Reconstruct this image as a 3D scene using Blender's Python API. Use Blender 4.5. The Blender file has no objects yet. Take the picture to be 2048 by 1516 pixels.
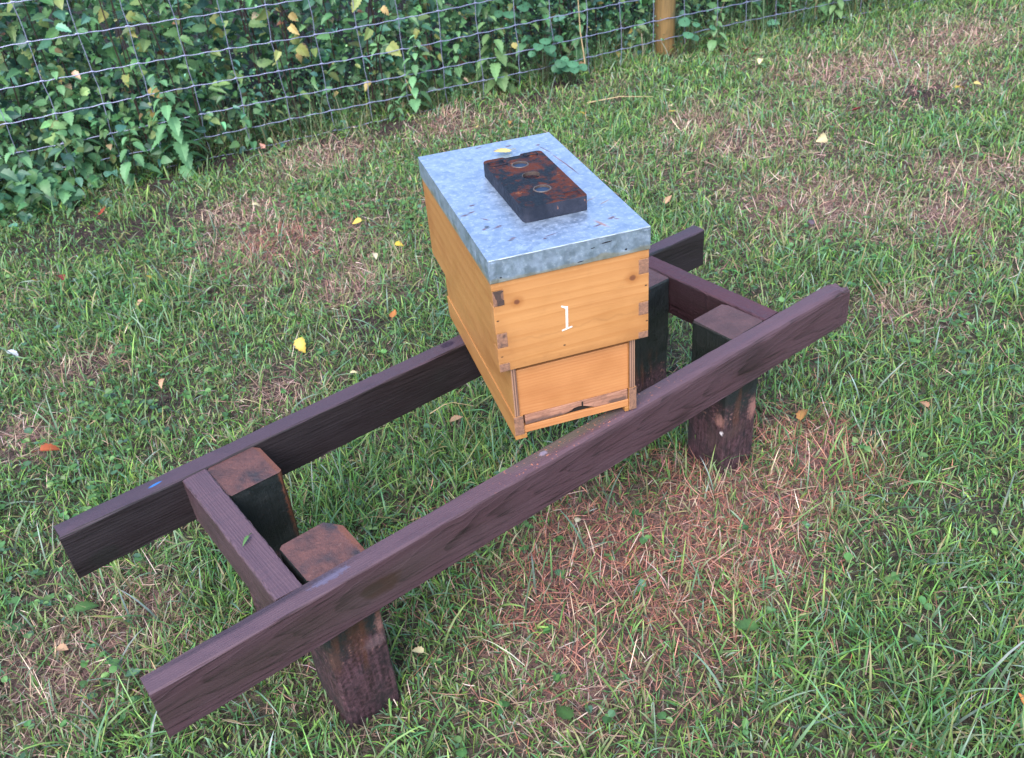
import bpy, bmesh, math, random
import numpy as np
from mathutils import Vector, Matrix

random.seed(7)
rng = np.random.default_rng(11)
S = bpy.context.scene
COL = S.collection
R = math.radians

# ------------------------------------------------------------------ camera, sky, sun, exposure
cam_d = bpy.data.cameras.new("camera")
cam = bpy.data.objects.new("camera", cam_d)
COL.objects.link(cam)
S.camera = cam
CAM = Vector((-0.0836, -1.5264, 1.3909))
_p, _y, _r = R(-34.8099), R(35.1436), R(-5.3831)
_f = Vector((math.sin(_y)*math.cos(_p), math.cos(_y)*math.cos(_p), math.sin(_p)))
_rt = Vector((math.cos(_y), -math.sin(_y), 0)); _up = _rt.cross(_f)
_rt, _up = _rt*math.cos(_r)+_up*math.sin(_r), -_rt*math.sin(_r)+_up*math.cos(_r)
_m = Matrix((_rt, _up, -_f)).transposed().to_4x4(); _m.translation = CAM
cam.matrix_world = _m
cam_d.sensor_width = 36; cam_d.lens = 36*1823.02/2048
cam_d.clip_start = .02; cam_d.clip_end = 400
cam_d.dof.use_dof = True; cam_d.dof.focus_distance = 1.75; cam_d.dof.aperture_fstop = 9

SUN_EL, SUN_AZ = R(48), R(234)       # soft, veiled light from behind the camera
w = bpy.data.worlds.new("World"); S.world = w; w.use_nodes = True
wn = w.node_tree.nodes; wl = w.node_tree.links
bg = wn['Background']; sky = wn.new('ShaderNodeTexSky')
sky.sky_type = 'NISHITA'; sky.sun_disc = False
sky.sun_elevation = SUN_EL; sky.sun_rotation = SUN_AZ
sky.air_density = 1.0; sky.dust_density = 1.2; sky.ozone_density = 1.0
wl.new(sky.outputs[0], bg.inputs[0]); bg.inputs[1].default_value = .125
sun_d = bpy.data.lights.new("sun", 'SUN'); sun = bpy.data.objects.new("sun", sun_d); COL.objects.link(sun)
sun_d.energy = 1.75; sun_d.angle = R(48); sun_d.color = (1, .95, .88)
_sd = Vector((math.sin(SUN_AZ)*math.cos(SUN_EL), math.cos(SUN_AZ)*math.cos(SUN_EL), math.sin(SUN_EL)))
sun.rotation_euler = _sd.to_track_quat('Z', 'Y').to_euler()
sun.location = (0, 0, 6)
S.view_settings.view_transform = 'Standard'; S.view_settings.look = 'None'
S.view_settings.exposure = 1.95; S.view_settings.gamma = 1
try:
    S.cycles.use_denoising = True
except Exception:
    pass
S.cycles.max_bounces = 8; S.cycles.diffuse_bounces = 5; S.cycles.transparent_max_bounces = 4

# ------------------------------------------------------------------ node helpers
class NT:
    def __init__(s, name):
        s.m = bpy.data.materials.new(name); s.m.use_nodes = True
        s.t = s.m.node_tree; s.b = s.t.nodes['Principled BSDF']; s.out = s.t.nodes['Material Output']
        s._tc = None
    def n(s, kind, **kw):
        x = s.t.nodes.new(kind)
        for k, v in kw.items(): setattr(x, k, v)
        return x
    def ln(s, a, b): s.t.links.new(a, b)
    def put(s, sock, v):
        if hasattr(v, 'is_linked') or hasattr(v, 'links'): s.ln(v, sock)
        else:
            if isinstance(v, (tuple, list)) and len(v) == 3 and sock.type == 'RGBA': v = (*v, 1)
            sock.default_value = v
    def obj(s):
        if s._tc is None: s._tc = s.n('ShaderNodeTexCoord')
        return s._tc.outputs['Object']
    def math(s, op, a, b=0., c=None, clamp=False):
        x = s.n('ShaderNodeMath', operation=op); x.use_clamp = clamp
        s.put(x.inputs[0], a); s.put(x.inputs[1], b)
        if c is not None: s.put(x.inputs[2], c)
        return x.outputs[0]
    def vmath(s, op, a, b=(0, 0, 0)):
        x = s.n('ShaderNodeVectorMath', operation=op); s.put(x.inputs[0], a); s.put(x.inputs[1], b)
        return x.outputs['Value'] if op in ('LENGTH', 'DOT_PRODUCT', 'DISTANCE') else x.outputs[0]
    def sep(s, v):
        x = s.n('ShaderNodeSeparateXYZ'); s.put(x.inputs[0], v); return x.outputs
    def noise(s, vec, scale=5., detail=4., rough=.55, dist=0.):
        x = s.n('ShaderNodeTexNoise'); s.put(x.inputs['Vector'], vec)
        x.inputs['Scale'].default_value = scale; x.inputs['Detail'].default_value = detail
        x.inputs['Roughness'].default_value = rough; x.inputs['Distortion'].default_value = dist
        return x.outputs[0]
    def voro(s, vec, scale, feature='F1', out='Distance', rnd=1.):
        x = s.n('ShaderNodeTexVoronoi', feature=feature); s.put(x.inputs['Vector'], vec)
        x.inputs['Scale'].default_value = scale; x.inputs['Randomness'].default_value = rnd
        return x.outputs[out]
    def map(s, vec, loc=(0, 0, 0), rot=(0, 0, 0), sc=(1, 1, 1), kind='POINT'):
        x = s.n('ShaderNodeMapping', vector_type=kind); s.put(x.inputs['Vector'], vec)
        x.inputs['Location'].default_value = loc; x.inputs['Rotation'].default_value = rot; x.inputs['Scale'].default_value = sc
        return x.outputs[0]
    def step(s, v, a, b, lo=0., hi=1.):
        x = s.n('ShaderNodeMapRange', interpolation_type='SMOOTHSTEP'); s.put(x.inputs[0], v)
        x.inputs[1].default_value = a; x.inputs[2].default_value = b; x.inputs[3].default_value = lo; x.inputs[4].default_value = hi
        return x.outputs[0]
    def mix(s, f, a, b, mode='MIX'):
        x = s.n('ShaderNodeMix', data_type='RGBA', blend_type=mode)
        s.put(x.inputs[0], f); s.put(x.inputs[6], a); s.put(x.inputs[7], b); return x.outputs[2]
    def ramp(s, f, stops):
        x = s.n('ShaderNodeValToRGB'); e = x.color_ramp.elements
        while len(e) < len(stops): e.new(.5)
        for q, (p, c) in zip(e, stops): q.position = p; q.color = (*c, 1)
        s.put(x.inputs[0], f); return x.outputs[0]
    def spot(s, base, c, rad, colour, rot=(0, 0, 0), nz=.35, nscale=120., soft=.3, amount=1.):
        """a stain of its own ragged outline, centred at c with radii rad"""
        v = s.map(s.obj(), c, rot, rad, 'TEXTURE')
        d = s.vmath('LENGTH', v)
        d = s.math('ADD', d, s.math('MULTIPLY', s.math('SUBTRACT', s.noise(s.obj(), nscale, 3), .5), nz*2))
        return s.mix(s.math('MULTIPLY', s.step(d, 1+soft, 1-soft), amount), base, colour)
    def bump(s, h, strength=.3, dist=.002):
        x = s.n('ShaderNodeBump'); x.inputs['Strength'].default_value = strength; x.inputs['Distance'].default_value = dist
        s.ln(h, x.inputs['Height']); s.ln(x.outputs[0], s.b.inputs['Normal'])
    K = .86          # one reflectance scale for everything but the plants, set against the exposure
    def fin(s, col=None, rough=None, metal=None, spec=None, k=None):
        k = s.K if k is None else k
        if col is not None and k != 1: col = s.mix(1., col, (k, k, k), 'MULTIPLY')
        if col is not None: s.put(s.b.inputs['Base Color'], col)
        if rough is not None: s.put(s.b.inputs['Roughness'], rough)
        if metal is not None: s.put(s.b.inputs['Metallic'], metal)
        if spec is not None: s.put(s.b.inputs['Specular IOR Level'], spec)
        return s.m

def ringwood(t, axis, rings, pith, tilt, wob=.006, seed=0.):
    """grain of a solid piece of timber: yearly rings round a pith that runs nearly along it"""
    o = t.map(t.obj(), (seed, seed*.7, seed*.3))
    c = t.sep(t.obj()); al = c[axis]; a, b = [c[i] for i in range(3) if i != axis]
    sc = [14., 14., 14.]; sc[axis] = 2.2
    nv = t.noise(t.map(o, sc=tuple(sc)), 1., 3); nv2 = t.noise(t.map(o, (3, 5, 1), sc=tuple(sc)), 1., 3)
    def shift(p, off, tl, nn):
        p = t.math('ADD', t.math('SUBTRACT', p, off), t.math('MULTIPLY', al, tl))
        return t.math('ADD', p, t.math('MULTIPLY', t.math('SUBTRACT', nn, .5), wob*2))
    a, b = shift(a, pith[0], tilt[0], nv), shift(b, pith[1], tilt[1], nv2)
    r = t.math('SQRT', t.math('ADD', t.math('MULTIPLY', a, a), t.math('MULTIPLY', b, b)))
    ph = t.math('FRACT', t.math('MULTIPLY', r, rings))
    ring = t.math('POWER', ph, 2.2)
    ring = t.math('MULTIPLY', ring, t.step(ph, 1., .9))
    fs = [300., 300., 300.]; fs[axis] = 6.
    fib = t.noise(t.map(o, sc=tuple(fs)), 1., 3, .6)
    return ring, fib

# ------------------------------------------------------------------ mesh helpers
def link(name, me, mats, parent=None):
    o = bpy.data.objects.new(name, me); COL.objects.link(o)
    for m in (mats if isinstance(mats, (list, tuple)) else [mats]): me.materials.append(m)
    if parent: o.parent = parent
    return o
def tag(o, label=None, cat=None, group=None, kind=None):
    if label: o['label'] = label
    if cat: o['category'] = cat
    if group: o['group'] = group
    if kind: o['kind'] = kind
    return o
def empty(name, loc, rz=0.):
    o = bpy.data.objects.new(name, None); COL.objects.link(o); o.empty_display_size = .1
    o.location = loc; o.rotation_euler = (0, 0, rz); return o
def np_mesh(name, verts, faces, col=None, midx=None, smooth=False):
    """verts (N,3); faces: list of int arrays (k,4) or (k,3)"""
    me = bpy.data.meshes.new(name); verts = np.ascontiguousarray(verts, dtype=np.float32)
    me.vertices.add(len(verts)); me.vertices.foreach_set('co', verts.ravel())
    lo = np.concatenate([f.ravel() for f in faces]).astype(np.int32)
    tot = np.concatenate([np.full(len(f), f.shape[1], np.int32) for f in faces])
    st = np.concatenate([[0], np.cumsum(tot)[:-1]]).astype(np.int32)
    me.loops.add(len(lo)); me.loops.foreach_set('vertex_index', lo)
    me.polygons.add(len(tot)); me.polygons.foreach_set('loop_start', st)
    try: me.polygons.foreach_set('loop_total', tot)
    except Exception: pass
    if midx is not None: me.polygons.foreach_set('material_index', np.asarray(midx, np.int32))
    me.polygons.foreach_set('use_smooth', np.full(len(tot), smooth, bool))
    if col is not None:
        a = me.color_attributes.new('Col', 'FLOAT_COLOR', 'POINT')
        c4 = np.ones((len(verts), 4), np.float32); c4[:, :3] = col
        a.data.foreach_set('color', c4.ravel())
    me.update(); me.validate(clean_customdata=False)
    return me
def prism_bm(bm, pts, axis, lo, hi, mi=0):
    """extrude the polygon pts (2-D in the two other axes) from lo to hi along axis"""
    def v3(p, h):
        q = list(p); q.insert(axis, h); return q
    A = [bm.verts.new(v3(p, lo)) for p in pts]; B = [bm.verts.new(v3(p, hi)) for p in pts]
    fs = [bm.faces.new(A), bm.faces.new(B[::-1])]
    for i in range(len(pts)):
        j = (i+1) % len(pts); fs.append(bm.faces.new((A[j], A[i], B[i], B[j])))
    for f in fs: f.material_index = mi
    return fs
def box_bm(bm, lo, hi, mi=0):
    return prism_bm(bm, [(lo[1], lo[2]), (hi[1], lo[2]), (hi[1], hi[2]), (lo[1], hi[2])], 0, lo[0], hi[0], mi)
def bm_obj(name, bm, mats, parent=None, bevel=0., seg=2):
    bmesh.ops.recalc_face_normals(bm, faces=bm.faces[:])
    me = bpy.data.meshes.new(name); bm.to_mesh(me); bm.free()
    o = link(name, me, mats, parent)
    if bevel:
        md = o.modifiers.new('bevel', 'BEVEL'); md.width = bevel; md.segments = seg; md.limit_method = 'ANGLE'; md.angle_limit = R(40)
        md.harden_normals = False
    return o
# smooth value noise
_tab = rng.random((256, 256))
def vnoise(x, y, sc, seed=0):
    x = np.asarray(x)*sc+seed*17.3; y = np.asarray(y)*sc+seed*31.7
    xi = np.floor(x).astype(int); yi = np.floor(y).astype(int); fx = x-xi; fy = y-yi
    fx = fx*fx*(3-2*fx); fy = fy*fy*(3-2*fy)
    g = lambda i, j: _tab[i % 256, j % 256]
    return (g(xi, yi)*(1-fx)+g(xi+1, yi)*fx)*(1-fy)+(g(xi, yi+1)*(1-fx)+g(xi+1, yi+1)*fx)*fy
def fbm(x, y, sc, seed=0):
    return .55*vnoise(x, y, sc, seed)+.28*vnoise(x, y, sc*2.1, seed+1)+.17*vnoise(x, y, sc*4.3, seed+2)

# fence line: direction (FC, FS), normal (NX, NY) pointing away from the lawn
FC, FS, NX, NY, FD = .9636, -.2672, .2672, .9636, 2.7855
def fdist(x, y): return FD-(NX*x+NY*y)                 # > 0 on the lawn side
def F(s, e, z): return Vector((s*FC+(FD+e)*NX, s*FS+(FD+e)*NY, z))
def ground_z(x, y):
    x = np.asarray(x, float); y = np.asarray(y, float)
    t = np.clip(1-fdist(x, y)/1.5, 0, 1); t = t*t*(3-2*t)
    s = x*FC+y*FS
    drop = .062-.03*np.clip((s-1.2)/2, 0, 1)
    return -drop*t + .022*(fbm(x, y, 1.9, 3)-.5) + .012*(vnoise(x, y, 7, 5)-.5) + .02*np.exp(-((x-1.2)**2+(y+.52)**2)/.05)
def gz(x, y): return float(ground_z(x, y))

DRY = [(1.01,1.37,.26),(.99,1.72,.18),(1.57,2.12,.2),(2.2,1.98,.2),(2.86,1.07,.22),(2.81,.76,.25),(3.91,.85,.37),(4.58,.86,.27),(.82,-.48,.17),(.88,-.62,.18),(1.12,-.56,.15),
       (1.02,-.64,.12),(1.42,-.62,.13),(1.21,-.66,.12),(1.0,-.75,.12),(.56,-.68,.12),(-.14,-.08,.17),(-.02,-.01,.12),(3.05,-.07,.18),
       (2.69,-.17,.13),(2.08,-.38,.12),(.57,.49,.08),(1.02,.89,.15),(.23,1.03,.1),(0,.79,.09),(2.49,.17,.22),(.66,-.54,.13)]
BARE = [(.74,1.96,.25),(.5,2.11,.23),(1.25,2.45,.2),(.23,1.03,.07),(3.68,.55,.15),(.58,.51,.07),(.33,.69,.06),(.94,.63,.08),(4.4,1.86,.2),(2.9,2.0,.12),(1.7,2.28,.12),(2.0,2.2,.12),(2.35,2.08,.12),(.95,2.42,.16),(2.65,2.02,.12)]
LUSH = [(1.05,.51,.16),(1.53,.76,.14),(.49,-.03,.12),(1.14,-1.09,.2),(1.67,-.65,.2),(.43,1.32,.2),(-.07,-.3,.12),(.2,-.07,.1),(1.21,-.34,.1),(2.08,-.22,.19),
        (.81,-.08,.14),(2.67,1.34,.23),(1.9,.5,.2)]
WEED = [(.31,1.44,.16),(.32,.79,.17),(.2,.69,.12),(.09,.54,.09),(.48,2.66,.2),(.34,2.40,.15),(1.53,1.12,.15),(1.34,1.45,.23),(.73,1.62,.12),(.22,-.23,.04),
        (2.24,-.11,.1),(2.04,-.64,.09),(-.17,.21,.07),(-.18,-.14,.08),(1.24,1.57,.16),(2.26,1.71,.14),(.63,1.11,.14)]
def blobs(x, y, L):
    v = np.zeros(np.shape(x))
    for a, b, r in L: v = np.maximum(v, np.exp(-(((x-a)**2+(y-b)**2)/(r*r))*.8))
    return v
def dryness(x, y):
    d = 1.05*blobs(x, y, DRY)+.5*(fbm(x, y, 2.3, 21)-.45)-.5*blobs(x, y, LUSH)+.07
    return np.clip(d, 0, 1)
def bareness(x, y): return np.clip(blobs(x, y, BARE)*1.0+.7*np.clip((fbm(x, y, 3.1, 41)-.62)*3, 0, 1), 0, 1)

# ------------------------------------------------------------------ ground
def make_ground():
    xs = np.unique(np.concatenate([np.linspace(-80, -2.5, 22), np.arange(-2.5, 8, .04), np.linspace(8, 90, 22)]))
    ys = np.unique(np.concatenate([np.linspace(-80, -2.5, 22), np.arange(-2.5, 5, .04), np.linspace(5, 90, 22)]))
    X, Y = np.meshgrid(xs, ys); Z = ground_z(X, Y)
    V = np.stack([X.ravel(), Y.ravel(), Z.ravel()], 1); nx, ny = len(xs), len(ys)
    i = (np.arange(ny-1)[:, None]*nx+np.arange(nx-1)[None]).ravel()
    f = np.stack([i, i+1, i+nx+1, i+nx], 1)
    d = dryness(X, Y).ravel(); b = bareness(X, Y).ravel()
    c = np.stack([.068+.11*d, .066+.05*d, .048+.06*d], 1)
    soil = np.array([.048, .034, .034]); c = c*(1-b[:, None])+soil*b[:, None]
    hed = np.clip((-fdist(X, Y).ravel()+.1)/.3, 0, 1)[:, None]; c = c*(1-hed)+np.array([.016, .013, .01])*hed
    far = np.clip((np.hypot(X, Y).ravel()-9)/4, 0, 1)[:, None]; c = c*(1-far)+np.array([.06, .085, .03])*far
    t = NT('soil_and_thatch'); at = t.n('ShaderNodeAttribute', attribute_name='Col').outputs['Color']
    o = t.obj(); n1 = t.noise(o, 60, 5, .7); n2 = t.noise(o, 320, 3, .7)
    col = t.mix(t.step(n1, .35, .7), t.mix(1., at, (.4, .4, .42), 'MULTIPLY'), t.mix(1., at, (1.6, 1.4, 1.4), 'MULTIPLY'))
    t.bump(t.math('ADD', n1, t.math('MULTIPLY', n2, .5)), .8, .02)
    m = t.fin(col, .9, spec=.2, k=1)
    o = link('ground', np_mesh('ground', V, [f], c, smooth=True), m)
    tag(o, 'dark soil and thatch under the lawn', 'ground', kind='structure')
make_ground()

# ------------------------------------------------------------------ foliage materials
def leaf_material(name, rough=.5, transl=.25, spec=.4, vein=False):
    t = NT(name); at = t.n('ShaderNodeAttribute', attribute_name='Col').outputs['Color']
    n = t.noise(t.obj(), 90, 3); col = t.mix(1., at, t.mix(n, (.7, .7, .7), (1.3, 1.3, 1.25)), 'MULTIPLY')
    t.fin(col, rough, spec=spec, k=1)
    tr = t.n('ShaderNodeBsdfTranslucent'); t.ln(col, tr.inputs[0])
    mx = t.n('ShaderNodeMixShader'); mx.inputs[0].default_value = transl
    t.ln(t.b.outputs[0], mx.inputs[1]); t.ln(tr.outputs[0], mx.inputs[2]); t.ln(mx.outputs[0], t.out.inputs[0])
    return t.m
M_grass = leaf_material('grass_blade', .42, .42, .45)
M_straw = leaf_material('dry_straw', .6, .25, .3)
M_leaf = leaf_material('hedge_leaf', .45, .4, .45)
M_nettle = leaf_material('nettle_leaf', .5, .35, .35)
M_fallen = leaf_material('fallen_leaf', .5, .2, .35)
def plain(name, col, rough=.7, nz=.4, scale=60., spec=.3):
    t = NT(name); n = t.noise(t.obj(), scale, 4)
    t.fin(t.mix(n, tuple(c*(1-nz) for c in col), tuple(c*(1+nz) for c in col)), rough, spec=spec); return t.m
M_stem = plain('plant_stem', (.05, .05, .03), .6)
M_darkstem = plain('dark_stem', (.035, .02, .018), .6)

# ------------------------------------------------------------------ grass
def blade_mesh(P, L, W, yaw, lean, curve, base, tip, K=3, twist=None):
    n = len(L); V = np.zeros((n, 2*K+1, 3), np.float32); C = np.zeros((n, 2*K+1, 3), np.float32)
    h = np.stack([np.cos(yaw), np.sin(yaw), np.zeros(n)], 1); sd = np.stack([-np.sin(yaw), np.cos(yaw), np.zeros(n)], 1)
    tw = rng.normal(0, .5, n) if twist is None else twist
    p = P.astype(float).copy(); sub = 2
    for k in range(K+1):
        t = k/K; a = lean+curve*t
        nrm = -h*np.cos(a)[:, None]+np.array([0, 0, 1.])*np.sin(a)[:, None]
        s = sd*np.cos(tw)[:, None]+nrm*np.sin(tw)[:, None]
        wk = W*(1-t**2*.75)*(.75 if k == 0 else 1)
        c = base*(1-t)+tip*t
        if k < K:
            V[:, 2*k] = p-s*(wk/2)[:, None]; V[:, 2*k+1] = p+s*(wk/2)[:, None]; C[:, 2*k] = C[:, 2*k+1] = c
            am = lean+curve*(k+.5)/K
            p = p+(h*np.sin(am)[:, None]+np.array([0, 0, 1.])*np.cos(am)[:, None])*(L/K)[:, None]
        else:
            V[:, 2*k] = p; C[:, 2*k] = c
    g = ground_z(V[:, :, 0], V[:, :, 1])+.001
    V[:, 1:, 2] = np.maximum(V[:, 1:, 2], g[:, 1:])
    o = (np.arange(n)*(2*K+1))[:, None]
    q = [np.concatenate([o+2*k, o+2*k+1, o+2*k+3, o+2*k+2], 1) for k in range(K-1)]
    tr = np.concatenate([o+2*K-2, o+2*K-1, o+2*K], 1)
    return V.reshape(-1, 3), q+[tr], C.reshape(-1, 3)

RT, UP, FW = np.array(_rt), np.array(_up), np.array(_f)
def in_view(x, y, mx=330, my=260):
    d = np.stack([x-CAM.x, y-CAM.y, ground_z(x, y)-CAM.z], 1); z = d@FW
    z2 = np.maximum(z, .05); u = 1024+1823*(d@RT)/z2; v = 758-1823*(d@UP)/z2
    return (z > .3) & (u > -mx) & (u < 2048+mx) & (v > -my) & (v < 1516+my)
LEGS = [(.19, .29, -.275, -.176), (.20, .302, -.543, -.44), (1.152, 1.252, -.543, -.437), (1.152, 1.252, -.279, -.176)]
def free(x, y):
    ok = np.ones(len(x), bool)
    for a, b, c, d in LEGS: ok &= ~((x > a-.004) & (x < b+.004) & (y > c-.004) & (y < d+.004))
    return ok
def scatter(n, dens, near=1.):
    x = rng.uniform(-1.6, 7.5, n); y = rng.uniform(-2.3, 4., n)
    dist = np.sqrt((x-CAM.x)**2+(y-CAM.y)**2+1.9)
    fall = np.clip((2.0/dist)**near, 0, 1)
    keep = (rng.random(n) < fall*dens(x, y)) & free(x, y) & (fdist(x, y) > -.35)
    iv = in_view(x, y); keep &= iv | (rng.random(n) < .12)
    return x[keep], y[keep], dist[keep]
def V3(*a): return np.array(a, float)
def pick(n, cols, probs, jit=.22):
    c = np.array(cols)[rng.choice(len(cols), n, p=np.array(probs)/sum(probs))]
    return c*np.exp(rng.normal(0, jit, (n, 1)))*np.exp(rng.normal(0, .06, (n, 3)))
def on_ground(x, y, dz=0): return np.stack([x, y, ground_z(x, y)+dz], 1)

def make_grass():
    # live blades
    def dens(x, y):
        d = dryness(x, y); b = bareness(x, y)
        return np.clip((1-.68*d)*(1-.8*b)*np.clip(.15+1.5*fbm(x, y, 10, 8), 0, 1.3), 0, 1)
    x, y, dist = scatter(1500000, dens, 1.2); n = len(x)
    d = dryness(x, y); tall = np.clip((fbm(x, y, 5, 61)-.35)*2.2, 0, 1)+blobs(x, y, LUSH)*.45
    fence = np.clip(1-np.abs(fdist(x, y)-.02)/.18, 0, 1)
    L = rng.gamma(4.2, .0078, n)*(.65+.6*tall)*(1+.6*fence*rng.random(n)); L = np.clip(L, .012, .24)
    W = rng.uniform(.0018, .0048, n)*np.clip(dist/2.6, 1, 1.9)
    yaw = rng.uniform(0, 2*np.pi, n)+1.6*(fbm(x, y, 6, 71)-.5)
    lean = np.abs(rng.normal(.45, .38, n)); curve = rng.normal(.65, .55, n)
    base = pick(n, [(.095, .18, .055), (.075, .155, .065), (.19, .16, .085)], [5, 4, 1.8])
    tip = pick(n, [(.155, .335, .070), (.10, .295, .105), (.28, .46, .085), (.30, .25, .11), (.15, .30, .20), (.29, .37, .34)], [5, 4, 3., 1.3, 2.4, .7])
    k = (rng.random(n) < .12+.5*d)[:, None]; tip = np.where(k, tip*.5+pick(n, [(.44, .33, .25)], [1])*.5, tip)
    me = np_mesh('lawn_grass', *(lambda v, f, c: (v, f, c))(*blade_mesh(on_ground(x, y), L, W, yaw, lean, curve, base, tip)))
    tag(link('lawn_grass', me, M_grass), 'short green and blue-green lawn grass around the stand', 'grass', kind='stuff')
    # long single blades standing above the sward
    def dl(x, y): return np.clip(.25+.9*blobs(x, y, LUSH)+.3*np.clip((fbm(x, y, 4, 91)-.5)*3, 0, 1), 0, 1)*(1-.5*bareness(x, y))
    x, y, dist = scatter(80000, dl, 1.); n = len(x)
    L = rng.uniform(.05, .14, n); W = rng.uniform(.0024, .0052, n)
    base = pick(n, [(.05, .09, .035), (.04, .08, .04)], [1, 1]); tip = pick(n, [(.18, .34, .09), (.13, .29, .13), (.27, .40, .11), (.36, .29, .14), (.20, .31, .24), (.33, .40, .38)], [4, 3, 2.4, 1, 1.6, .9])
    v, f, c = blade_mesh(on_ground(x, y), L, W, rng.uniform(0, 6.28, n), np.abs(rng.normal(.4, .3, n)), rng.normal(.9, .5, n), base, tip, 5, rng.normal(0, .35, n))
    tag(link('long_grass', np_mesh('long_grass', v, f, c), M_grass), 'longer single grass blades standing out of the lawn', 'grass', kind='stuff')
    # dead thatch lying flat, straw and red-brown
    def dd(x, y): return np.clip(.10+1.05*dryness(x, y)-.35*blobs(x, y, BARE), 0, 1)*(.5+.6*fbm(x, y, 8, 14))
    x, y, dist = scatter(950000, dd, 1.2); n = len(x)
    L = rng.gamma(3., .011, n)+.006; L = np.clip(L, .01, .13); W = rng.uniform(.0009, .0024, n)*np.clip(dist/2.6, 1, 1.8)
    lean = np.clip(rng.normal(1.25, .3, n), .2, 1.56); curve = rng.normal(.2, .7, n)
    red = np.clip(1.3*blobs(x, y, [(.92, -.56, .34), (1.42, -.62, .18), (.7, -.45, .22), (.98, 1.35, .12), (1.6, -.55, .15)]), 0, 1)
    a = pick(n, [(.30, .185, .145), (.44, .31, .25), (.20, .125, .105), (.52, .41, .36), (.24, .20, .125)], [4, 2.6, 4, 1, 2.5])
    b = pick(n, [(.30, .125, .09), (.42, .20, .155), (.19, .08, .07)], [3, 2, 2]); a = np.where((rng.random(n) < red)[:, None], b, a)
    v, f, c = blade_mesh(on_ground(x, y, rng.uniform(0, .016, n)), L, W, rng.uniform(0, 6.28, n), lean, curve, a, a*rng.uniform(.8, 1.25, (n, 1)), 3, rng.normal(0, .4, n))
    # dry standing stubble in the pale patches
    def ds(x, y): return np.clip(dryness(x, y)-.25, 0, 1)*(.4+.8*fbm(x, y, 8, 17))
    x, y, dist = scatter(240000, ds, 1.); n = len(x)
    a2 = pick(n, [(.46, .33, .27), (.34, .24, .19), (.56, .44, .38)], [3, 3, 1.5])
    v2, f2, c2 = blade_mesh(on_ground(x, y), np.clip(rng.gamma(3.5, .012, n), .015, .1), rng.uniform(.0012, .0026, n)*np.clip(dist/2.6, 1, 1.8), rng.uniform(0, 6.28, n), np.abs(rng.normal(.6, .35, n)), rng.normal(.3, .5, n), a2*.8, a2*1.1)
    off = len(v); me = np_mesh('dead_grass', np.concatenate([v, v2]), f+[q+off for q in f2], np.concatenate([c, c2]))
    tag(link('dead_grass', me, M_straw), 'dead straw and red-brown thatch matted in the lawn', 'dead grass', kind='stuff')
make_grass()

# ------------------------------------------------------------------ leaves
def norm(v): return v/np.maximum(np.linalg.norm(v, axis=-1, keepdims=True), 1e-9)
def leaf_profile(M, kind):
    u = np.linspace(0, 1, M+1)
    if kind == 'ovate': w = np.sin(np.pi*np.clip(u, 0, 1)**.62)**.9
    elif kind == 'heart': w = np.sin(np.pi*np.clip(u*.93+.07, 0, 1)**.55)
    elif kind == 'round': w = np.sqrt(np.clip(1-(2*u-1)**2, 0, 1))
    elif kind == 'lance': w = np.sin(np.pi*u**.8)
    w = w.copy(); w[-1] = 0
    if kind in ('ovate', 'heart') and M >= 8: w[1:-1] *= np.where(np.arange(1, M) % 2, 1.08, .84)
    return u, w
def leaf_mesh(P, D, N, L, W, droop, fold, col, kind='ovate', M=4, edge=None):
    """n leaves with a midrib and two folded halves, curving along their length"""
    n = len(P); u, wv = leaf_profile(M, kind)
    D = norm(D); Sd = norm(np.cross(D, N)); N = np.cross(Sd, D)
    V = np.zeros((n, 3*(M+1), 3)); C = np.zeros((n, 3*(M+1), 3)); p = np.array(P, float)
    for k in range(M+1):
        a = droop*u[k]; am = droop*(u[k]-.5/M)
        if k: p = p+(D*np.cos(am)[:, None]-N*np.sin(am)[:, None])*(L/M)[:, None]
        nn = D*np.sin(a)[:, None]+N*np.cos(a)[:, None]
        hw = (W*.5*wv[k])[:, None]; lift = nn*np.sin(fold)[:, None]; out = Sd*np.cos(fold)[:, None]
        V[:, 3*k] = p+(-out+lift)*hw; V[:, 3*k+1] = p; V[:, 3*k+2] = p+(out+lift)*hw
        C[:, 3*k+1] = col*1.12; e = col*.95 if edge is None else edge*(.5+.5*u[k])+col*(.5-.5*u[k])
        C[:, 3*k] = C[:, 3*k+2] = e
    o = (np.arange(n)*3*(M+1))[:, None]; fs = []
    for k in range(M):
        a = o+3*k
        fs += [np.concatenate([a, a+1, a+4, a+3], 1), np.concatenate([a+1, a+2, a+5, a+4], 1)]
    return V.reshape(-1, 3), fs, C.reshape(-1, 3)
def merge(parts):
    vs, fs, cs, o = [], [], [], 0
    for v, f, c in parts:
        vs.append(v); cs.append(c); fs += [q+o for q in f]; o += len(v)
    return np.concatenate(vs), fs, np.concatenate(cs)
def tube(pts, rad, sides=6):
    """verts / faces of a tube through pts with a radius per point"""
    pts = np.array(pts, float); n = len(pts); rad = np.broadcast_to(np.asarray(rad, float), (n,))
    tg = np.gradient(pts, axis=0); tg = norm(tg); ref = np.array([0, 0, 1.]) if abs(tg[0, 2]) < .8 else np.array([1., 0, 0])
    A = norm(np.cross(tg, ref)); B = np.cross(tg, A); an = np.arange(sides)*2*np.pi/sides
    V = pts[:, None]+rad[:, None, None]*(A[:, None]*np.cos(an)[None, :, None]+B[:, None]*np.sin(an)[None, :, None])
    f = []
    for i in range(n-1):
        for j in range(sides):
            k = (j+1) % sides; f.append((i*sides+j, i*sides+k, (i+1)*sides+k, (i+1)*sides+j))
    return V.reshape(-1, 3), np.array(f)
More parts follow.
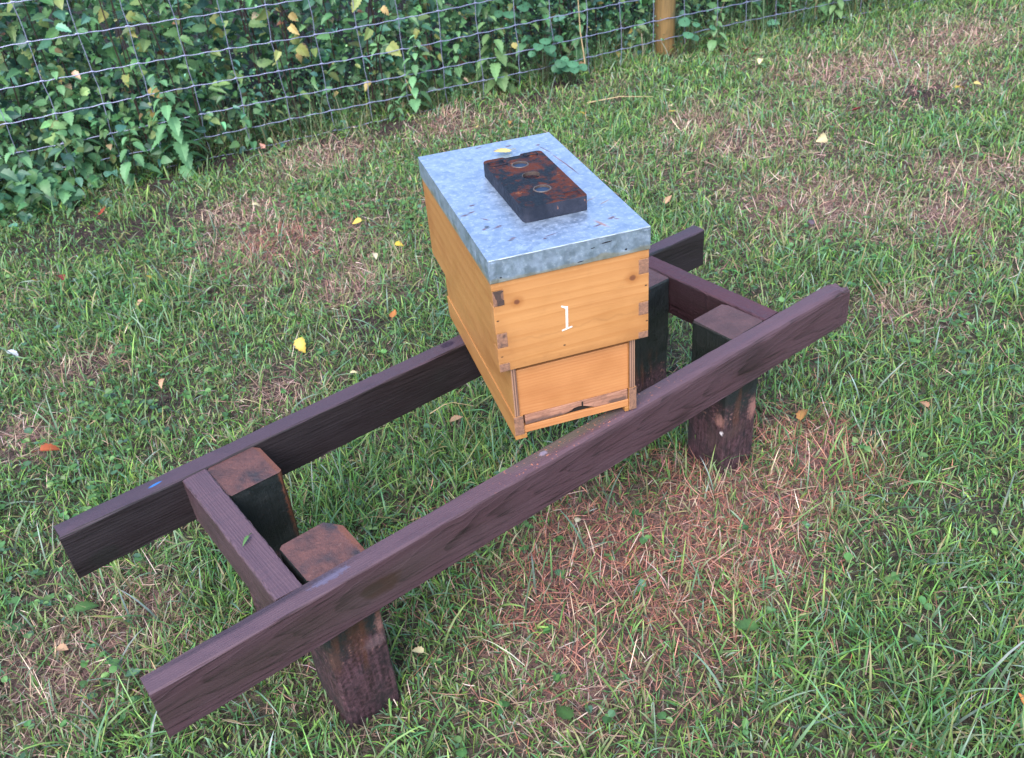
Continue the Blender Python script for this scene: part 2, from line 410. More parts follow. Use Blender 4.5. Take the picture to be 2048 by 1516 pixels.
def tubes_mesh(name, list_):
    vs, fs, o = [], [], 0
    for pts, r, sd in list_:
        v, f = tube(pts, r, sd); vs.append(v); fs.append(f+o); o += len(v)
    return np_mesh(name, np.concatenate(vs), fs, smooth=True)
def rdir(n, zlo=-.4, zhi=.5):
    a = rng.uniform(0, 2*np.pi, n); z = rng.uniform(zlo, zhi, n); r = np.sqrt(1-z*z)
    return np.stack([r*np.cos(a), r*np.sin(a), z], 1)

# small broad-leaved weeds in the lawn (clover, buttercup, plantain)
def make_weeds():
    cx, cy = [], []
    for a, b, r in WEED:
        k = int(34*(r/.15)**2*1.6)+6; cx += list(rng.normal(a, r*.95, k)); cy += list(rng.normal(b, r*.95, k))
    k = 800; cx += list(rng.uniform(-.6, 5.5, k)); cy += list(rng.uniform(-1.2, 2.6, k))
    cx, cy = np.array(cx), np.array(cy); ok = free(cx, cy) & (fdist(cx, cy) > -.25); cx, cy = cx[ok], cy[ok]
    parts = []; n = len(cx); h = rng.uniform(.015, .045, n)
    for j in range(3):
        a = rng.uniform(0, 6.28, n)+j*2.1; D = np.stack([np.cos(a), np.sin(a), rng.uniform(-.1, .35, n)], 1)
        P = on_ground(cx, cy)+np.stack([0*h, 0*h, h], 1); sz = rng.uniform(.008, .020, n)
        col = pick(n, [(.07, .17, .06), (.10, .21, .07), (.07, .15, .09), (.14, .24, .08)], [4, 3, 2, 1])
        parts.append(leaf_mesh(P, D, np.tile([0, 0, 1.], (n, 1))+rng.normal(0, .25, (n, 3)), sz, sz*rng.uniform(.7, 1.05, n), rng.uniform(-.2, .7, n), rng.uniform(.05, .4, n), col, 'round', 4))
    tag(link('lawn_weeds', np_mesh('lawn_weeds', *merge(parts)), M_grass), 'small clover and buttercup leaves spread through the lawn', 'weeds', kind='stuff')
make_weeds()

# ------------------------------------------------------------------ hedge behind the fence
def make_hedge():
    parts = []
    def cloud(n, smin, smax, emin, emax, zmin, zmax, size, cols, probs, kind, M=4, zpow=1., clump=3., wd=(.55, .8)):
        s = rng.uniform(smin, smax, n); e = emin+(emax-emin)*rng.random(n)**1.2; z = zmin+(zmax-zmin)*rng.random(n)**zpow
        keep = fbm(s*1.0, z*1.6+e, clump, 5) > rng.uniform(.15, .52, n); s, e, z = s[keep], e[keep], z[keep]; n = len(s)
        x = s*FC+(FD+e)*NX; y = s*FS+(FD+e)*NY
        P = np.stack([x, y, ground_z(x, y)+z], 1)
        D = rdir(n, -.6, .25)+np.array([-NX, -NY, 0])*.55; N = np.array([-NX*.5, -NY*.5, .9])+rng.normal(0, .35, (n, 3))
        L = rng.uniform(*size, n); col = pick(n, cols, probs, .36)
        parts.append(leaf_mesh(P, D, N, L, L*rng.uniform(wd[0], wd[1], n), rng.uniform(.1, 1.2, n), rng.uniform(.05, .6, n), col, kind, M))
    G = [(.054, .135, .066), (.072, .165, .072), (.050, .13, .105), (.105, .20, .08), (.165, .21, .08), (.26, .18, .105)]
    cloud(4200, -2.2, 7, .05, .55, .0, .36, (.02, .042), G, [4, 4, 4, 2, .6, .12], 'round', 4)
    cloud(6500, -2.2, 7, .12, .8, .12, .75, (.026, .055), G, [4, 4, 4, 2, .8, .15], 'ovate', 4)
    cloud(6500, -2.2, 7, .12, .9, .25, 1.0, (.04, .08), G, [4, 4, 3, 2, 1.2, .25], 'ovate', 6)
    cloud(4200, -2.2, 7, .25, 1.2, .6, 1.7, (.04, .07), G, [4, 4, 3, 2, .8, .2], 'ovate', 4)
    cloud(11000, -2.2, 7, .6, 1.7, .0, 1.7, (.06, .1), G, [4, 4, 4, 1, .3, .05], 'ovate', 4)
    cloud(3600, -2.2, 7, .04, .6, .05, .75, (.045, .095), [(.075, .18, .085), (.10, .215, .09), (.075, .175, .125), (.15, .235, .095)], [4, 4, 3, 1.5], 'ovate', 10, 1., 2.2, (.38, .7))
    cloud(15000, -2.2, 7, .0, .5, .0, .7, (.008, .019), [(.065, .17, .07), (.09, .20, .08), (.055, .15, .10), (.20, .21, .09)], [4, 4, 3, .6], 'round', 4, 1.2, 4.5)
    cloud(200, -1.5, 6, .0, .6, .02, .8, (.03, .06), [(.34, .27, .10), (.30, .17, .10), (.40, .30, .2), (.22, .10, .06)], [3, 3, 2, 2], 'ovate', 8)
    cloud(520, -2.2, .02, -.34, -.02, .0, .20, (.04, .085), [(.065, .16, .075), (.085, .19, .075), (.075, .16, .11)], [3, 3, 2], 'ovate', 10)
    cloud(180, -2.2, -.1, -.46, -.15, .0, .12, (.03, .06), [(.065, .16, .075), (.085, .19, .075), (.075, .16, .11)], [3, 3, 2], 'heart', 8)
    cloud(1500, -2.2, .85, -.12, .25, .0, .30, (.03, .055), G, [2, 4, 3, 3, 1, .1], 'heart', 6)
    # grass and dead stalks growing up through the hedge bottom
    n = 7500; s = rng.uniform(-2, 6.5, n); e = rng.uniform(-.06, .5, n); x = s*FC+(FD+e)*NX; y = s*FS+(FD+e)*NY
    base = pick(n, [(.06, .10, .045), (.2, .14, .09)], [4, 1]); tip = pick(n, [(.11, .22, .08), (.08, .18, .10), (.34, .25, .17)], [4, 3, 1])
    parts.append(blade_mesh(on_ground(x, y), rng.uniform(.07, .3, n), rng.uniform(.002, .0048, n), rng.uniform(0, 6.28, n), np.abs(rng.normal(.3, .3, n)), rng.normal(.8, .5, n), base, tip, 5, rng.normal(0, .3, n)))
    v, f, c = merge(parts); nf = sum(len(q) for q in f)
    tv, tf, o = [], [], len(v)
    for i in range(260):
        s0, e0 = rng.uniform(-2, 6.8), rng.uniform(.06, 1.0); h = rng.uniform(.5, 1.6); b = F(s0, e0, 0); b.z = gz(b.x, b.y)-.02
        dx, dy = rng.normal(0, .12, 2); P = [(b.x+dx*t*t+rng.normal(0, .006), b.y+dy*t*t, b.z+h*t) for t in np.linspace(0, 1, 6)]
        q, g = tube(P, np.linspace(1, .5, 6)*rng.uniform(.0018, .005), 5); tv.append(q); tf.append(g+o); o += len(q)
    nt = sum(len(g) for g in tf)
    V = np.concatenate([v]+tv); Cc = np.concatenate([c]+[np.zeros_like(q) for q in tv])
    me = np_mesh('hedge_undergrowth', V, f+tf, Cc, [0]*nf+[1]*nt)
    tag(link('hedge_undergrowth', me, [M_leaf, M_darkstem]), 'dense dark green leafy undergrowth of the hedge behind the wire fence', 'hedge', kind='stuff')
make_hedge()

# single plants one can tell apart along the fence
def stem_pts(x, y, h, lean):
    z0 = gz(x, y)-.01
    return np.array([(x+lean[0]*t*t, y+lean[1]*t*t, z0+h*t) for t in np.linspace(0, 1, 9)])
def nettle(x, y, h, label, size=.07, lean=(0, 0), bare=.12, tint=1., pale=0.):
    root = tag(empty('nettle_plant', (x, y, gz(x, y))), label, 'nettle', 'nettles growing along the wire fence')
    P = stem_pts(x, y, h, lean); loc = np.array([x, y, gz(x, y)])
    me = tubes_mesh('stem', [(P-loc, np.linspace(.0032, .0012, 9), 6)]); link('stem', me, M_stem, root)
    size *= 1.22; k = max(5, int(h*(1-bare)/.027)); parts = []; a0 = rng.uniform(0, 3.14)
    for i in range(k):
        t = bare+(1-bare)*(i+.5)/k; q = np.array([np.interp(t, np.linspace(0, 1, 9), P[:, j]) for j in range(3)])
        sz = size*(1.12-.72*t**1.6)*rng.uniform(.8, 1.15); a = a0+(i % 2)*1.57+rng.normal(0, .2)
        for sgn in (0, np.pi):
            b = a+sgn+rng.normal(0, .12); hd = np.array([np.cos(b), np.sin(b), 0]); pet = sz*.32
            bs = q+hd*pet+np.array([0, 0, pet*.25]); D = hd+np.array([0, 0, -.25-.35*rng.random()+.45*max(0, t-.75)*2])
            base = np.array([(.105, .235, .115)])*tint*np.exp(rng.normal(0, .16)); base = base*(1-pale)+np.array([(.19, .25, .08)])*pale
            parts.append(leaf_mesh((bs-loc)[None], D[None], np.array([[0, 0, 1.]]), np.array([sz]), np.array([sz*rng.uniform(.56, .7)]), np.array([rng.uniform(.35, 1.0)]), np.array([rng.uniform(.1, .45)]), base, 'ovate', 12))
            v, f = tube([q-loc, (q+bs)/2-loc+np.array([0, 0, .002]), bs-loc], .0008, 4); parts.append((v, [f], np.tile([.06, .09, .03], (len(v), 1))))
    link('foliage', np_mesh('foliage', *merge(parts)), M_nettle, root)
NET = [ # s, e (behind the fence > 0), height, leaf size, text
 (.38, -.10, .47, .085, 'tall leafy nettle in front of the fence, biggest leaves of the row', 0),
 (.17, -.10, .26, .075, 'short nettle with broad drooping leaves just left of the tallest nettle', 0),
 (-.03, .03, .50, .080, 'grey-green nettle standing inside the mesh left of the two front nettles', .1),
 (-.23, -.12, .30, .080, 'low nettle in the leafy corner at the far left of the fence', .05),
 (-.36, -.02, .44, .075, 'nettle at the left edge of the photo behind the low leaves', .2),
 (.72, .06, .36, .055, 'small nettle behind the mesh right of the tallest nettle', 0),
 (1.49, .0, .40, .062, 'slim nettle with hanging leaves beside the second yellow-leaved sapling', .05),
 (1.75, .10, .36, .060, 'grey-green nettle with pointed leaves left of the pale nettle', .15),
 (1.95, .05, .40, .085, 'pale nettle with broad hanging leaves behind the hive roof', .35),
 (1.38, -.03, .13, .045, 'tiny nettle seedling at the foot of the fence', .05),
 (3.12, -.10, .24, .055, 'nettle just right of the wooden fence post', .25),
 (3.95, -.02, .26, .060, 'pale bushy nettle at the right end of the fence', .4),
 (.55, .35, .62, .070, 'nettle deeper in the hedge right of the tallest nettle', 0),
 (-.1, .45, .70, .075, 'tall nettle deep in the hedge at the far left', .05),
 (2.45, .18, .42, .060, 'dark nettle in the hedge left of the wooden post', 0),
 (1.2, .4, .60, .065, 'nettle in the hedge behind the yellow-leaved saplings', .1)]
for s, e, h, sz, txt, pale in NET:
    q = F(s, e, 0); nettle(q.x, q.y, h, txt, sz, (rng.normal(0, .03), rng.normal(0, .03)-.02), rng.uniform(.06, .16), rng.uniform(.85, 1.2), pale)

def sapling(x, y, h, label, spots):
    """thin dark stem with a few big yellowing leaves; spots: (height, side angle, size, yellowness)"""
    loc = np.array([x, y, gz(x, y)]); root = tag(empty('sapling', loc), label, 'sapling', 'yellowing saplings in the hedge')
    P = stem_pts(x, y, h, (rng.normal(0, .04), rng.normal(0, .04)))
    tubes = [(P-loc, np.linspace(.0035, .002, 9), 6)]; parts = []
    for z, a, sz, yl in spots:
        t = min(z/h, 1); q = np.array([np.interp(t, np.linspace(0, 1, 9), P[:, j]) for j in range(3)])
        hd = np.array([np.cos(a), np.sin(a), 0]); bs = q+hd*rng.uniform(.03, .06)+np.array([0, 0, .02]); tubes.append(([q-loc, (q+bs)/2-loc+np.array([0, 0, .006]), bs-loc], .0011, 5))
        g = np.array([.10, .19, .065]); yv = np.array([.27, .27, .085]); tan = np.array([.46, .30, .15]); sz *= rng.uniform(.65, .95)
        col = g*(1-yl)+yv*yl if yl <= 1 else yv*(2-yl)+tan*(yl-1)
        parts.append(leaf_mesh((bs-loc)[None], (hd*.7+np.array([-NX*.3, -NY*.3, -.75]))[None], np.array([[-NX, -NY, .5]])+rng.normal(0, .45, (1, 3)), np.array([sz]), np.array([sz*rng.uniform(.6, .85)]), np.array([rng.uniform(.1, 1.1)]), np.array([rng.uniform(.05, .6)]), col[None], 'heart', 10, (col*.8+tan*.2)[None]))
    link('stem', tubes_mesh('stem', tubes), M_darkstem, root); link('foliage', np_mesh('foliage', *merge(parts)), M_fallen, root)
E_ = -1.57
for s, e, h, txt, sp in [
 (.93, .04, .60, 'yellow-leaved sapling with tan leaves over the third mesh square right of the tallest nettle', [(.58, 3.0, .085, .35), (.50, -1., .075, 1.5), (.40, -2.9, .075, .55), (.40, -.3, .08, .75), (.36, .2, .085, 1.7), (.54, .2, .08, 1.6), (.20, -.5, .08, .05), (.44, .1, .06, .5)]),
 (1.36, .05, .62, 'second yellow-leaved sapling, pale leaves hanging left of the hive roof', [(.56, 2.9, .08, .45), (.60, -.2, .085, .6), (.42, -2.8, .075, .3), (.33, -.6, .09, .55), (.50, -.4, .06, 1.8)]),
 (.28, .10, .72, 'sapling with bright yellow leaves behind the upper left mesh', [(.66, -2.9, .085, .9), (.63, -.2, .085, .5), (.58, -1.2, .07, 1.1), (.50, .1, .075, .35), (.40, -2.4, .075, .6), (.32, -.5, .085, 1.5)]),
 (-.05, .22, .80, 'reddish stemmed sapling at the upper left behind the mesh', [(.74, 2.7, .085, .25), (.66, -.3, .08, .2), (.55, 2.9, .09, .2), (.46, -.9, .085, .3), (.36, .2, .08, .15)]),
 (1.62, .05, .38, 'small sapling with two yellow heart leaves near the hive roof', [(.36, 2.6, .07, .75), (.33, .1, .065, .6), (.22, .3, .06, .9)]),
 (.62, .16, .66, 'sapling with one long yellow-green leaf between two upper wires', [(.56, -.4, .10, .65), (.50, .2, .075, .7), (.62, 2.7, .07, .3)])]:
    q = F(s, e, 0); sapling(q.x, q.y, h, txt, sp)

def mallow(x, y, label, n, h):
    loc = np.array([x, y, gz(x, y)]); root = tag(empty('mallow_plant', loc), label, 'plant', 'round-leaved plants by the fence')
    tubes, parts = [], []
    for i in range(n):
        a = rng.uniform(0, 6.28); r = rng.uniform(.02, .11); z = h*rng.uniform(.45, 1); q = np.array([np.cos(a)*r, np.sin(a)*r, z])
        tubes.append(([(0, 0, -.01), q*.5+np.array([0, 0, .02]), q], .0013, 5)); hd = np.array([np.cos(a), np.sin(a), 0]); sz = rng.uniform(.035, .06)
        D = hd+np.array([0, 0, -.2]); N = np.array([0, 0, 1.])+hd*.2+np.array([-NX, -NY, 0])*.35
        col = np.array([(.06, .165, .095)])*np.exp(rng.normal(0, .15))
        parts.append(leaf_mesh((q-hd*sz*.45)[None], D[None], N[None], np.array([sz]), np.array([sz*1.15]), np.array([.5]), np.array([rng.uniform(-.1, .3)]), col, 'round', 10))
    link('stem', tubes_mesh('stem', tubes), M_stem, root); link('foliage', np_mesh('foliage', *merge(parts)), M_nettle, root)
for s, e, txt, n, h in [(2.18, -.02, 'blue-green round-leaved plant at the mesh right of the pale nettle', 16, .30), (2.28, -.12, 'low round-leaved plant at the foot of the mesh behind the hive', 14, .15),
                        (3.0, -.06, 'round-leaved sprig in front of the wooden post', 9, .2), (-.42, -.28, 'round-leaved weed clump at the left edge below the fence', 18, .2), (2.05, .1, 'dark round-leaved plant higher in the mesh behind the hive', 12, .42)]:
    q = F(s, e, 0); mallow(q.x, q.y, txt, n, h)

# ------------------------------------------------------------------ wire fence
def make_fence():
    t = NT('galvanised_wire'); n = t.noise(t.obj(), 40, 3)
    M_wire = t.fin(t.mix(n, (.26, .27, .42), (.42, .43, .64)), .42, .7, .5)
    root = tag(empty('wire_fence', F(2.0, 0, -.05)), 'galvanised wire mesh stock fence with a wooden post along the hedge', 'fence')
    L = root.location; tubes = []
    zs = [-.060, .034, .134, .257, .390, .545, .70, .87, 1.03]; s0, s1 = -2.4, 6.4
    def zz(i, s): return zs[i]+.013*max(0, s-1.2)-.004*math.sin(s*3.3+i)
    vs = np.arange(s0, s1, .1925)+.0135
    ph = rng.uniform(0, 6, len(zs))
    def ex(s, z): return .012*math.sin(s*2.1+z*3)+.02*(z-.2)*math.sin(s*.9+1)
    for i in range(len(zs)):
        P = []
        for s in np.arange(s0, s1, .021):
            k = abs(((s-vs[0]+.096) % .1925)-.096); kn = .0022*math.exp(-(k/.012)**2)
            P.append(F(s, ex(s, zs[i]), zz(i, s)+kn+.0016*math.sin(s*62+ph[i]))-L)
        tubes.append((P, .0020, 6))
    sh = rng.normal(0, .004, (len(vs), len(zs)))
    for j, s in enumerate(vs):
        P = []
        for i in range(len(zs)):
            a = s+sh[j, i]+.012*(zs[i]-.2)*math.sin(j)
            P.append(F(a, ex(a, zs[i])+.003, zz(i, s))-L)
            if i < len(zs)-1:
                b = s+(sh[j, i]+sh[j, i+1])/2+rng.normal(0, .0025); P.append(F(b, ex(b, zs[i])+.003, (zz(i, s)+zz(i+1, s))/2)-L)
        tubes.append((P, .0018, 6))
        for i in range(len(zs)):        # hinge knots where the wires cross
            a = s+sh[j, i]; c = F(a, ex(a, zs[i]), zz(i, s))-L; d = Vector((FC, FS, 0))*.009
            tubes.append(([c-d+Vector((0, 0, .002)), c+Vector((0, 0, .003)), c+d+Vector((0, 0, .001))], .0029, 6))
    link('wire_mesh', tubes_mesh('wire_mesh', tubes), M_wire, root)
    # round stake behind the wires
    t = NT('fence_post_wood'); o = t.obj(); g = t.noise(t.map(o, sc=(60, 60, 3)), 1, 4); b = t.noise(o, 7, 4)
    col = t.mix(t.step(g, .3, .75), (.20, .115, .036), (.095, .06, .022)); col = t.mix(t.step(b, .52, .7), col, (.10, .08, .03)); t.bump(g, .4, .004)
    M_post = t.fin(col, .75)
    for s in (-1.2, 2.915, 5.9):
        b = F(s, .065, 0); P = [b-L+Vector((.004*math.sin(i*1.3), .004*math.cos(i), z)) for i, z in enumerate(np.linspace(-.3, 1.25, 14))]
        v, f = tube(P, np.concatenate([np.full(13, .054), [.05]])*np.array([1+.03*math.sin(i*2.1) for i in range(14)]), 20)
        cap = np.arange(len(v)-20, len(v)); me = np_mesh('post', v, [f], smooth=True)
        bm = bmesh.new(); bm.from_mesh(me); bm.verts.ensure_lookup_table(); bm.faces.new([bm.verts[i] for i in cap]); bm.to_mesh(me); bm.free()
        link('post', me, M_post, root)
make_fence()

# ------------------------------------------------------------------ hive stand
TOP = .385
def timber_mat(name, dark, light, axis, rings=95, pith=(.05, -.02), tilt=(.02, .03), seed=0., extra=None, topcol=None, rough=.55):
    t = NT(name); ring, fib = ringwood(t, axis, rings, pith, tilt, .007, seed); o = t.map(t.obj(), (seed, seed, seed))
    big = t.noise(o, 6, 4); sc = [26., 26., 26.]; sc[axis] = 5.; mid = t.noise(t.map(o, sc=tuple(sc)), 1, 5, .65); fine = t.noise(o, 260, 3, .7)
    f = t.math('ADD', t.math('MULTIPLY', ring, -.21), t.math('ADD', t.math('MULTIPLY', fib, 1.0), t.math('MULTIPLY', mid, .55)))
    col = t.mix(t.step(f, .36, .74), dark, light)
    col = t.mix(t.math('MULTIPLY', t.step(big, .5, .75), .5), col, tuple(c*.55 for c in dark))
    col = t.mix(t.math('MULTIPLY', t.step(fine, .62, .75), .25), col, tuple(c*1.7 for c in light))
    if topcol:  # upward faces coloured lighter, sky light painted into the timber
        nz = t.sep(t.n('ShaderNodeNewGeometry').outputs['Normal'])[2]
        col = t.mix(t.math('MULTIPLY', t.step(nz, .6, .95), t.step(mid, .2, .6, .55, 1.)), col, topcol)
    if extra: col = extra(t, col)
    t.bump(t.math('ADD', t.math('MULTIPLY', fib, .6), t.math('ADD', t.math('MULTIPLY', mid, .5), t.math('MULTIPLY', ring, .3))), .55, .003)
    return t.fin(col, t.step(mid, .3, .7, rough-.12, rough+.15), spec=.42)

def beam(name, x0, x1, hw, zd, mat, parent, seed=0, wane=None, bow=(0, 0), split_end=False):
    """rough sawn timber along x, section hw (half width in y) by zd deep, top at z = 0"""
    rs = np.random.default_rng(seed); st = list(np.linspace(x0, x1, 46)); nq = 5
    if split_end: st = st[:-2]+list(np.linspace(st[-2], x1, 8))
    V = []
    for i, x in enumerate(st):
        t = (x-x0)/(x1-x0); r = wane(t) if wane else .004; ring = []
        for (cy, cz, a0, rr) in ((hw, 0, 0, .004), (-hw, 0, 90, r), (-hw, -zd, 180, .003), (hw, -zd, 270, .003)):
            for k in range(nq):
                a = R(a0+90*k/(nq-1)); sy = math.copysign(1, cy); top = cz == 0
                ring.append((cy-sy*rr+rr*math.cos(a), (cz-rr if top else cz+rr)+rr*math.sin(a)))
        w1 = bow[0]*math.sin(math.pi*t); w2 = bow[1]*math.sin(math.pi*t)
        for k, (y, z) in enumerate(ring):
            xe = x
            if i == 0: xe += rs.normal(0, .0008)
            if i == len(st)-1: xe += rs.normal(0, .0008) if not split_end else (-.006*max(0, (z+.02)/.02)-rs.random()*.005*(z > -.03))
            zz = z+w2+rs.normal(0, .00035)
            if split_end and z > -.025:      # splintered upper corner
                q = max(0, (x-(x1-.05))/.05); zz -= q*q*.020*(.4+rs.random()*.9)*(1 if y > -.008 else .45)
            V.append((xe, y+w1+rs.normal(0, .00035), zz))
    m = 4*nq; f = []
    for i in range(len(st)-1):
        for k in range(m):
            j = (k+1) % m; f.append((i*m+k, i*m+j, (i+1)*m+j, (i+1)*m+k))
    me = np_mesh(name, np.array(V), [np.array(f)])
    bm = bmesh.new(); bm.from_mesh(me); bm.verts.ensure_lookup_table(); n = len(V)
    bm.faces.new([bm.verts[k] for k in range(m)]); bm.faces.new([bm.verts[n-m+k] for k in range(m)])
    bmesh.ops.recalc_face_normals(bm, faces=bm.faces[:]); bm.to_mesh(me); bm.free()
    return link(name, me, mat, parent)

def make_stand():
    root = tag(empty('hive_stand', (.72, -.36, 0)), 'dark stained timber hive stand of two long rails on four stub posts', 'stand')
    ox, oy = .72, -.36
    def x_near(t, col):
        col = t.spot(col, (-.42, -.0193, -.052), (.035, .02, .017), (.038, .014, .012), nz=.3, nscale=60)
        col = t.spot(col, (-.44, -.0193, -.046), (.02, .02, .010), (.03, .012, .012), nz=.3, nscale=60)
        col = t.spot(col, (-.49, .006, 0), (.032, .008, .01), (.11, .11, .19), nz=1.0, nscale=190, amount=.6)
        col = t.spot(col, (-.60, .012, 0), (.16, .006, .01), (.03, .018, .03), nz=.5, nscale=260, soft=.6, amount=.85)
        col = t.spot(col, (.02, .01, 0), (.13, .012, .012), (.07, .075, .04), nz=.4, nscale=50, soft=.8, amount=.55)
        fl = t.noise(t.obj(), 170, 2); c = t.sep(t.obj()); band = t.math('MULTIPLY', t.step(c[0], -.25, -.05), t.step(c[0], .35, .1)); up = t.step(c[2], -.004, 0)
        col = t.mix(t.math('MULTIPLY', t.math('MULTIPLY', t.step(fl, .64, .69), band), up), col, (.42, .15, .09))
        col = t.spot(col, (-.07, .006, 0), (.008, .005, .01), (.22, .19, .27), nz=.7, nscale=300, amount=.7)
        return t.spot(col, (-.55, -.0193, -.05), (.28, .02, .03), (.030, .030, .020), nz=.6, nscale=18, soft=.9, amount=.35)
    def x_far(t, col):
        col = t.spot(col, (-.735, -.0193, -.075), (.026, .02, .016), (.010, .008, .009), nz=.3)
        col = t.spot(col, (-.03, -.0193, -.045), (.018, .02, .015), (.012, .009, .011), nz=.3)
        col = t.spot(col, (.01, .004, 0), (.016, .009, .01), (.02, .008, .022), nz=.3)
        col = t.spot(col, (-.615, .0, 0), (.0115, .0026, .01), (.025, .14, .42), rot=(0, 0, R(6)), nz=.12, nscale=200)
        return t.spot(col, (.55, -.012, 0), (.12, .004, .01), (.012, .009, .010), rot=(0, 0, R(-5)), nz=.5, nscale=70)
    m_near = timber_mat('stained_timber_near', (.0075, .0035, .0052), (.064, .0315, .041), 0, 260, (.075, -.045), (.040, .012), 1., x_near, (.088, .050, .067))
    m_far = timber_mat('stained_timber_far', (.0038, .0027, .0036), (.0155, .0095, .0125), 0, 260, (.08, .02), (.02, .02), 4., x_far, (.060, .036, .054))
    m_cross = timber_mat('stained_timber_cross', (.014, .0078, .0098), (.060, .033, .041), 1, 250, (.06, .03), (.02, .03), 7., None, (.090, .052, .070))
    m_cross2 = timber_mat('red_stained_timber', (.009, .0042, .0055), (.032, .0135, .019), 1, 250, (.06, -.12), (.03, .02), 9., None, (.068, .024, .034))
    def post_mat(name, seed, rust, worn, marks=()):
        t = NT(name); o = t.map(t.obj(), (seed, seed, seed)); c = t.sep(t.obj()); nz = t.sep(t.n('ShaderNodeNewGeometry').outputs['Normal'])[2]
        g = t.noise(t.map(o, sc=(140, 140, 6)), 1, 4); b = t.noise(o, 22, 5, .65); f = t.noise(o, 130, 4, .7)
        tar = t.mix(b, (.006, .009, .010), (.016, .020, .021)); tar = t.mix(t.math('MULTIPLY', t.step(f, .66, .74), .7), tar, (.10, .045, .03))
        low = t.mix(t.step(t.math('ADD', t.math('MULTIPLY', g, .35), t.math('MULTIPLY', f, .65)), .35, .65), (.018, .0090, .012), (.095, .047, .060)); low = t.mix(t.math('MULTIPLY', t.step(b, .42, .66), .8), low, (.012, .008, .011))
        edge = t.math('ADD', c[2], t.math('MULTIPLY', t.math('SUBTRACT', b, .5), .11))
        col = t.mix(t.step(edge, -.205+worn, -.15+worn), low, tar)
        chip = t.math('MULTIPLY', t.step(f, .58, .66), t.math('MULTIPLY', t.step(edge, -.235+worn, -.20+worn), t.step(edge, -.155+worn, -.18+worn)))
        col = t.mix(chip, col, (.20, .10, .085))
        rough_streak = t.math('MULTIPLY', t.step(t.noise(t.map(o, sc=(30, 30, 5)), 1, 2), .56, .66), t.math('MULTIPLY', t.step(edge, -.26+worn, -.22+worn), t.step(edge, -.10+worn, -.17+worn)))
        col = t.mix(t.math('MULTIPLY', rough_streak, .5), col, (.09, .034, .02))
        top = t.mix(t.step(b, .35, .68), (.115, .049, .042), (.056, .028, .030)); top = t.mix(t.step(t.noise(o, 12, 3), .55, .72), top, (.022, .022, .03)); top = t.mix(t.math('MULTIPLY', t.step(f, .64, .72), .7), top, (.26, .16, .14))
        if rust < .5: top = t.mix(.45, top, (.075, .045, .055))
        col = t.mix(t.step(nz, .5, .8), col, top)
        for (sx, sy, sz), rr, cc, am in marks:
            col = t.spot(col, (sx, sy, sz), rr, cc, nz=1.1, nscale=150, soft=.7, amount=am)
        if rust > .5:   # rusty-looking raw edges
            ed = t.math('MULTIPLY', t.step(t.math('ADD', c[0], t.math('MULTIPLY', t.math('SUBTRACT', f, .5), .02)), .038, .045), t.step(c[2], -.2, -.08)); col = t.mix(t.math('MULTIPLY', ed, .75), col, (.13, .045, .025))
        t.bump(t.math('ADD', t.math('MULTIPLY', g, .7), t.math('MULTIPLY', f, .6)), .7, .004)
        return t.fin(col, t.step(b, .3, .7, .42, .7), spec=.4)
    PK = (.26, .125, .11)
    MARKS = ((), (((0, -.05, -.165), (.019, .012, .045), (.075, .026, .014), .5), ((.030, -.05, -.20), (.022, .012, .012), (.15, .095, .105), .6), ((.05, -.045, -.165), (.012, .014, .022), PK, .9), ((-.045, -.05, -.19), (.010, .012, .03), (.10, .045, .035), .6)),
             (((.037, -.05, -.215), (.013, .012, .024), PK, 1.), ((-.05, -.036, -.215), (.012, .012, .014), PK, .9), ((-.02, -.05, -.25), (.03, .012, .016), (.075, .042, .042), .7), ((-.05, -.02, -.27), (.012, .016, .03), (.06, .034, .036), .6), ((-.05, -.043, -.245), (.01, .004, .005), (.7, .62, .66), 1.)), ())
    # rails
    near = beam('rail', -.058-ox, 1.4929-ox, .0193, .0971, m_near, root, 3, lambda t: .004+.010*max(0, min(1, (t-.35)/.3)), (0, -.001), True)
    near.location = (0, -.562-oy, TOP)
    far = beam('rail', -.064-ox, 1.4792-ox, .0193, .0971, m_far, root, 4, None, (.0, .001)); far.location = (0, -.1567-oy, TOP)
    # cross pieces between the rails
    for xc, m, sd in ((.1685, m_cross, 5), (1.2765, m_cross2, 6)):
        c = beam('crosspiece', -.1825, .1825, .0228, .096, m, root, sd, lambda t: .0035); 
        c.data.transform(Matrix.Rotation(R(90), 4, 'Z')); c.location = (xc-ox, -.3595-oy, TOP-.0015)
    # stub posts inside the four corners
    for k, (a, b, c_, d) in enumerate(LEGS):
        bm = bmesh.new(); ex = [(-.35, 1.0)]
        hx, hy = (b-a)/2, (d-c_)/2; nz_ = 14; V = []
        rs = np.random.default_rng(20+k); prof = []
        ch = .010
        sec = [(hx-ch*.4, -hy), (hx, -hy+ch*.4), (hx, hy-ch), (hx-ch, hy), (-hx+ch*.4, hy), (-hx, hy-ch*.4), (-hx, -hy+ch*.5), (-hx+ch*.5, -hy)]
        if k == 1: sec[2] = (hx, hy-.03); sec[3] = (hx-.022, hy)
        lv = list(np.linspace(-.50, -.004, nz_))+[0]
        prev = None
        for i, z in enumerate(lv):
            sh = 1 if i < nz_ else .985
            wob = lambda: rs.normal(0, .0009)
            sk = .06*k*0
            row = []
            for (x, y) in sec:
                q = 1-.06*max(0, (-z-.34)/.1) if z > -.5 else .93
                row.append(bm.verts.new((x*sh*q+wob()-.035*z*0, y*sh*q+wob(), z+(0 if i < nz_ else rs.normal(0, .0008)))))
            if prev:
                for j in range(8):
                    jj = (j+1) % 8; bm.faces.new((prev[j], prev[jj], row[jj], row[j]))
            else: bm.faces.new(row[::-1])
            prev = row
        bm.faces.new(prev)
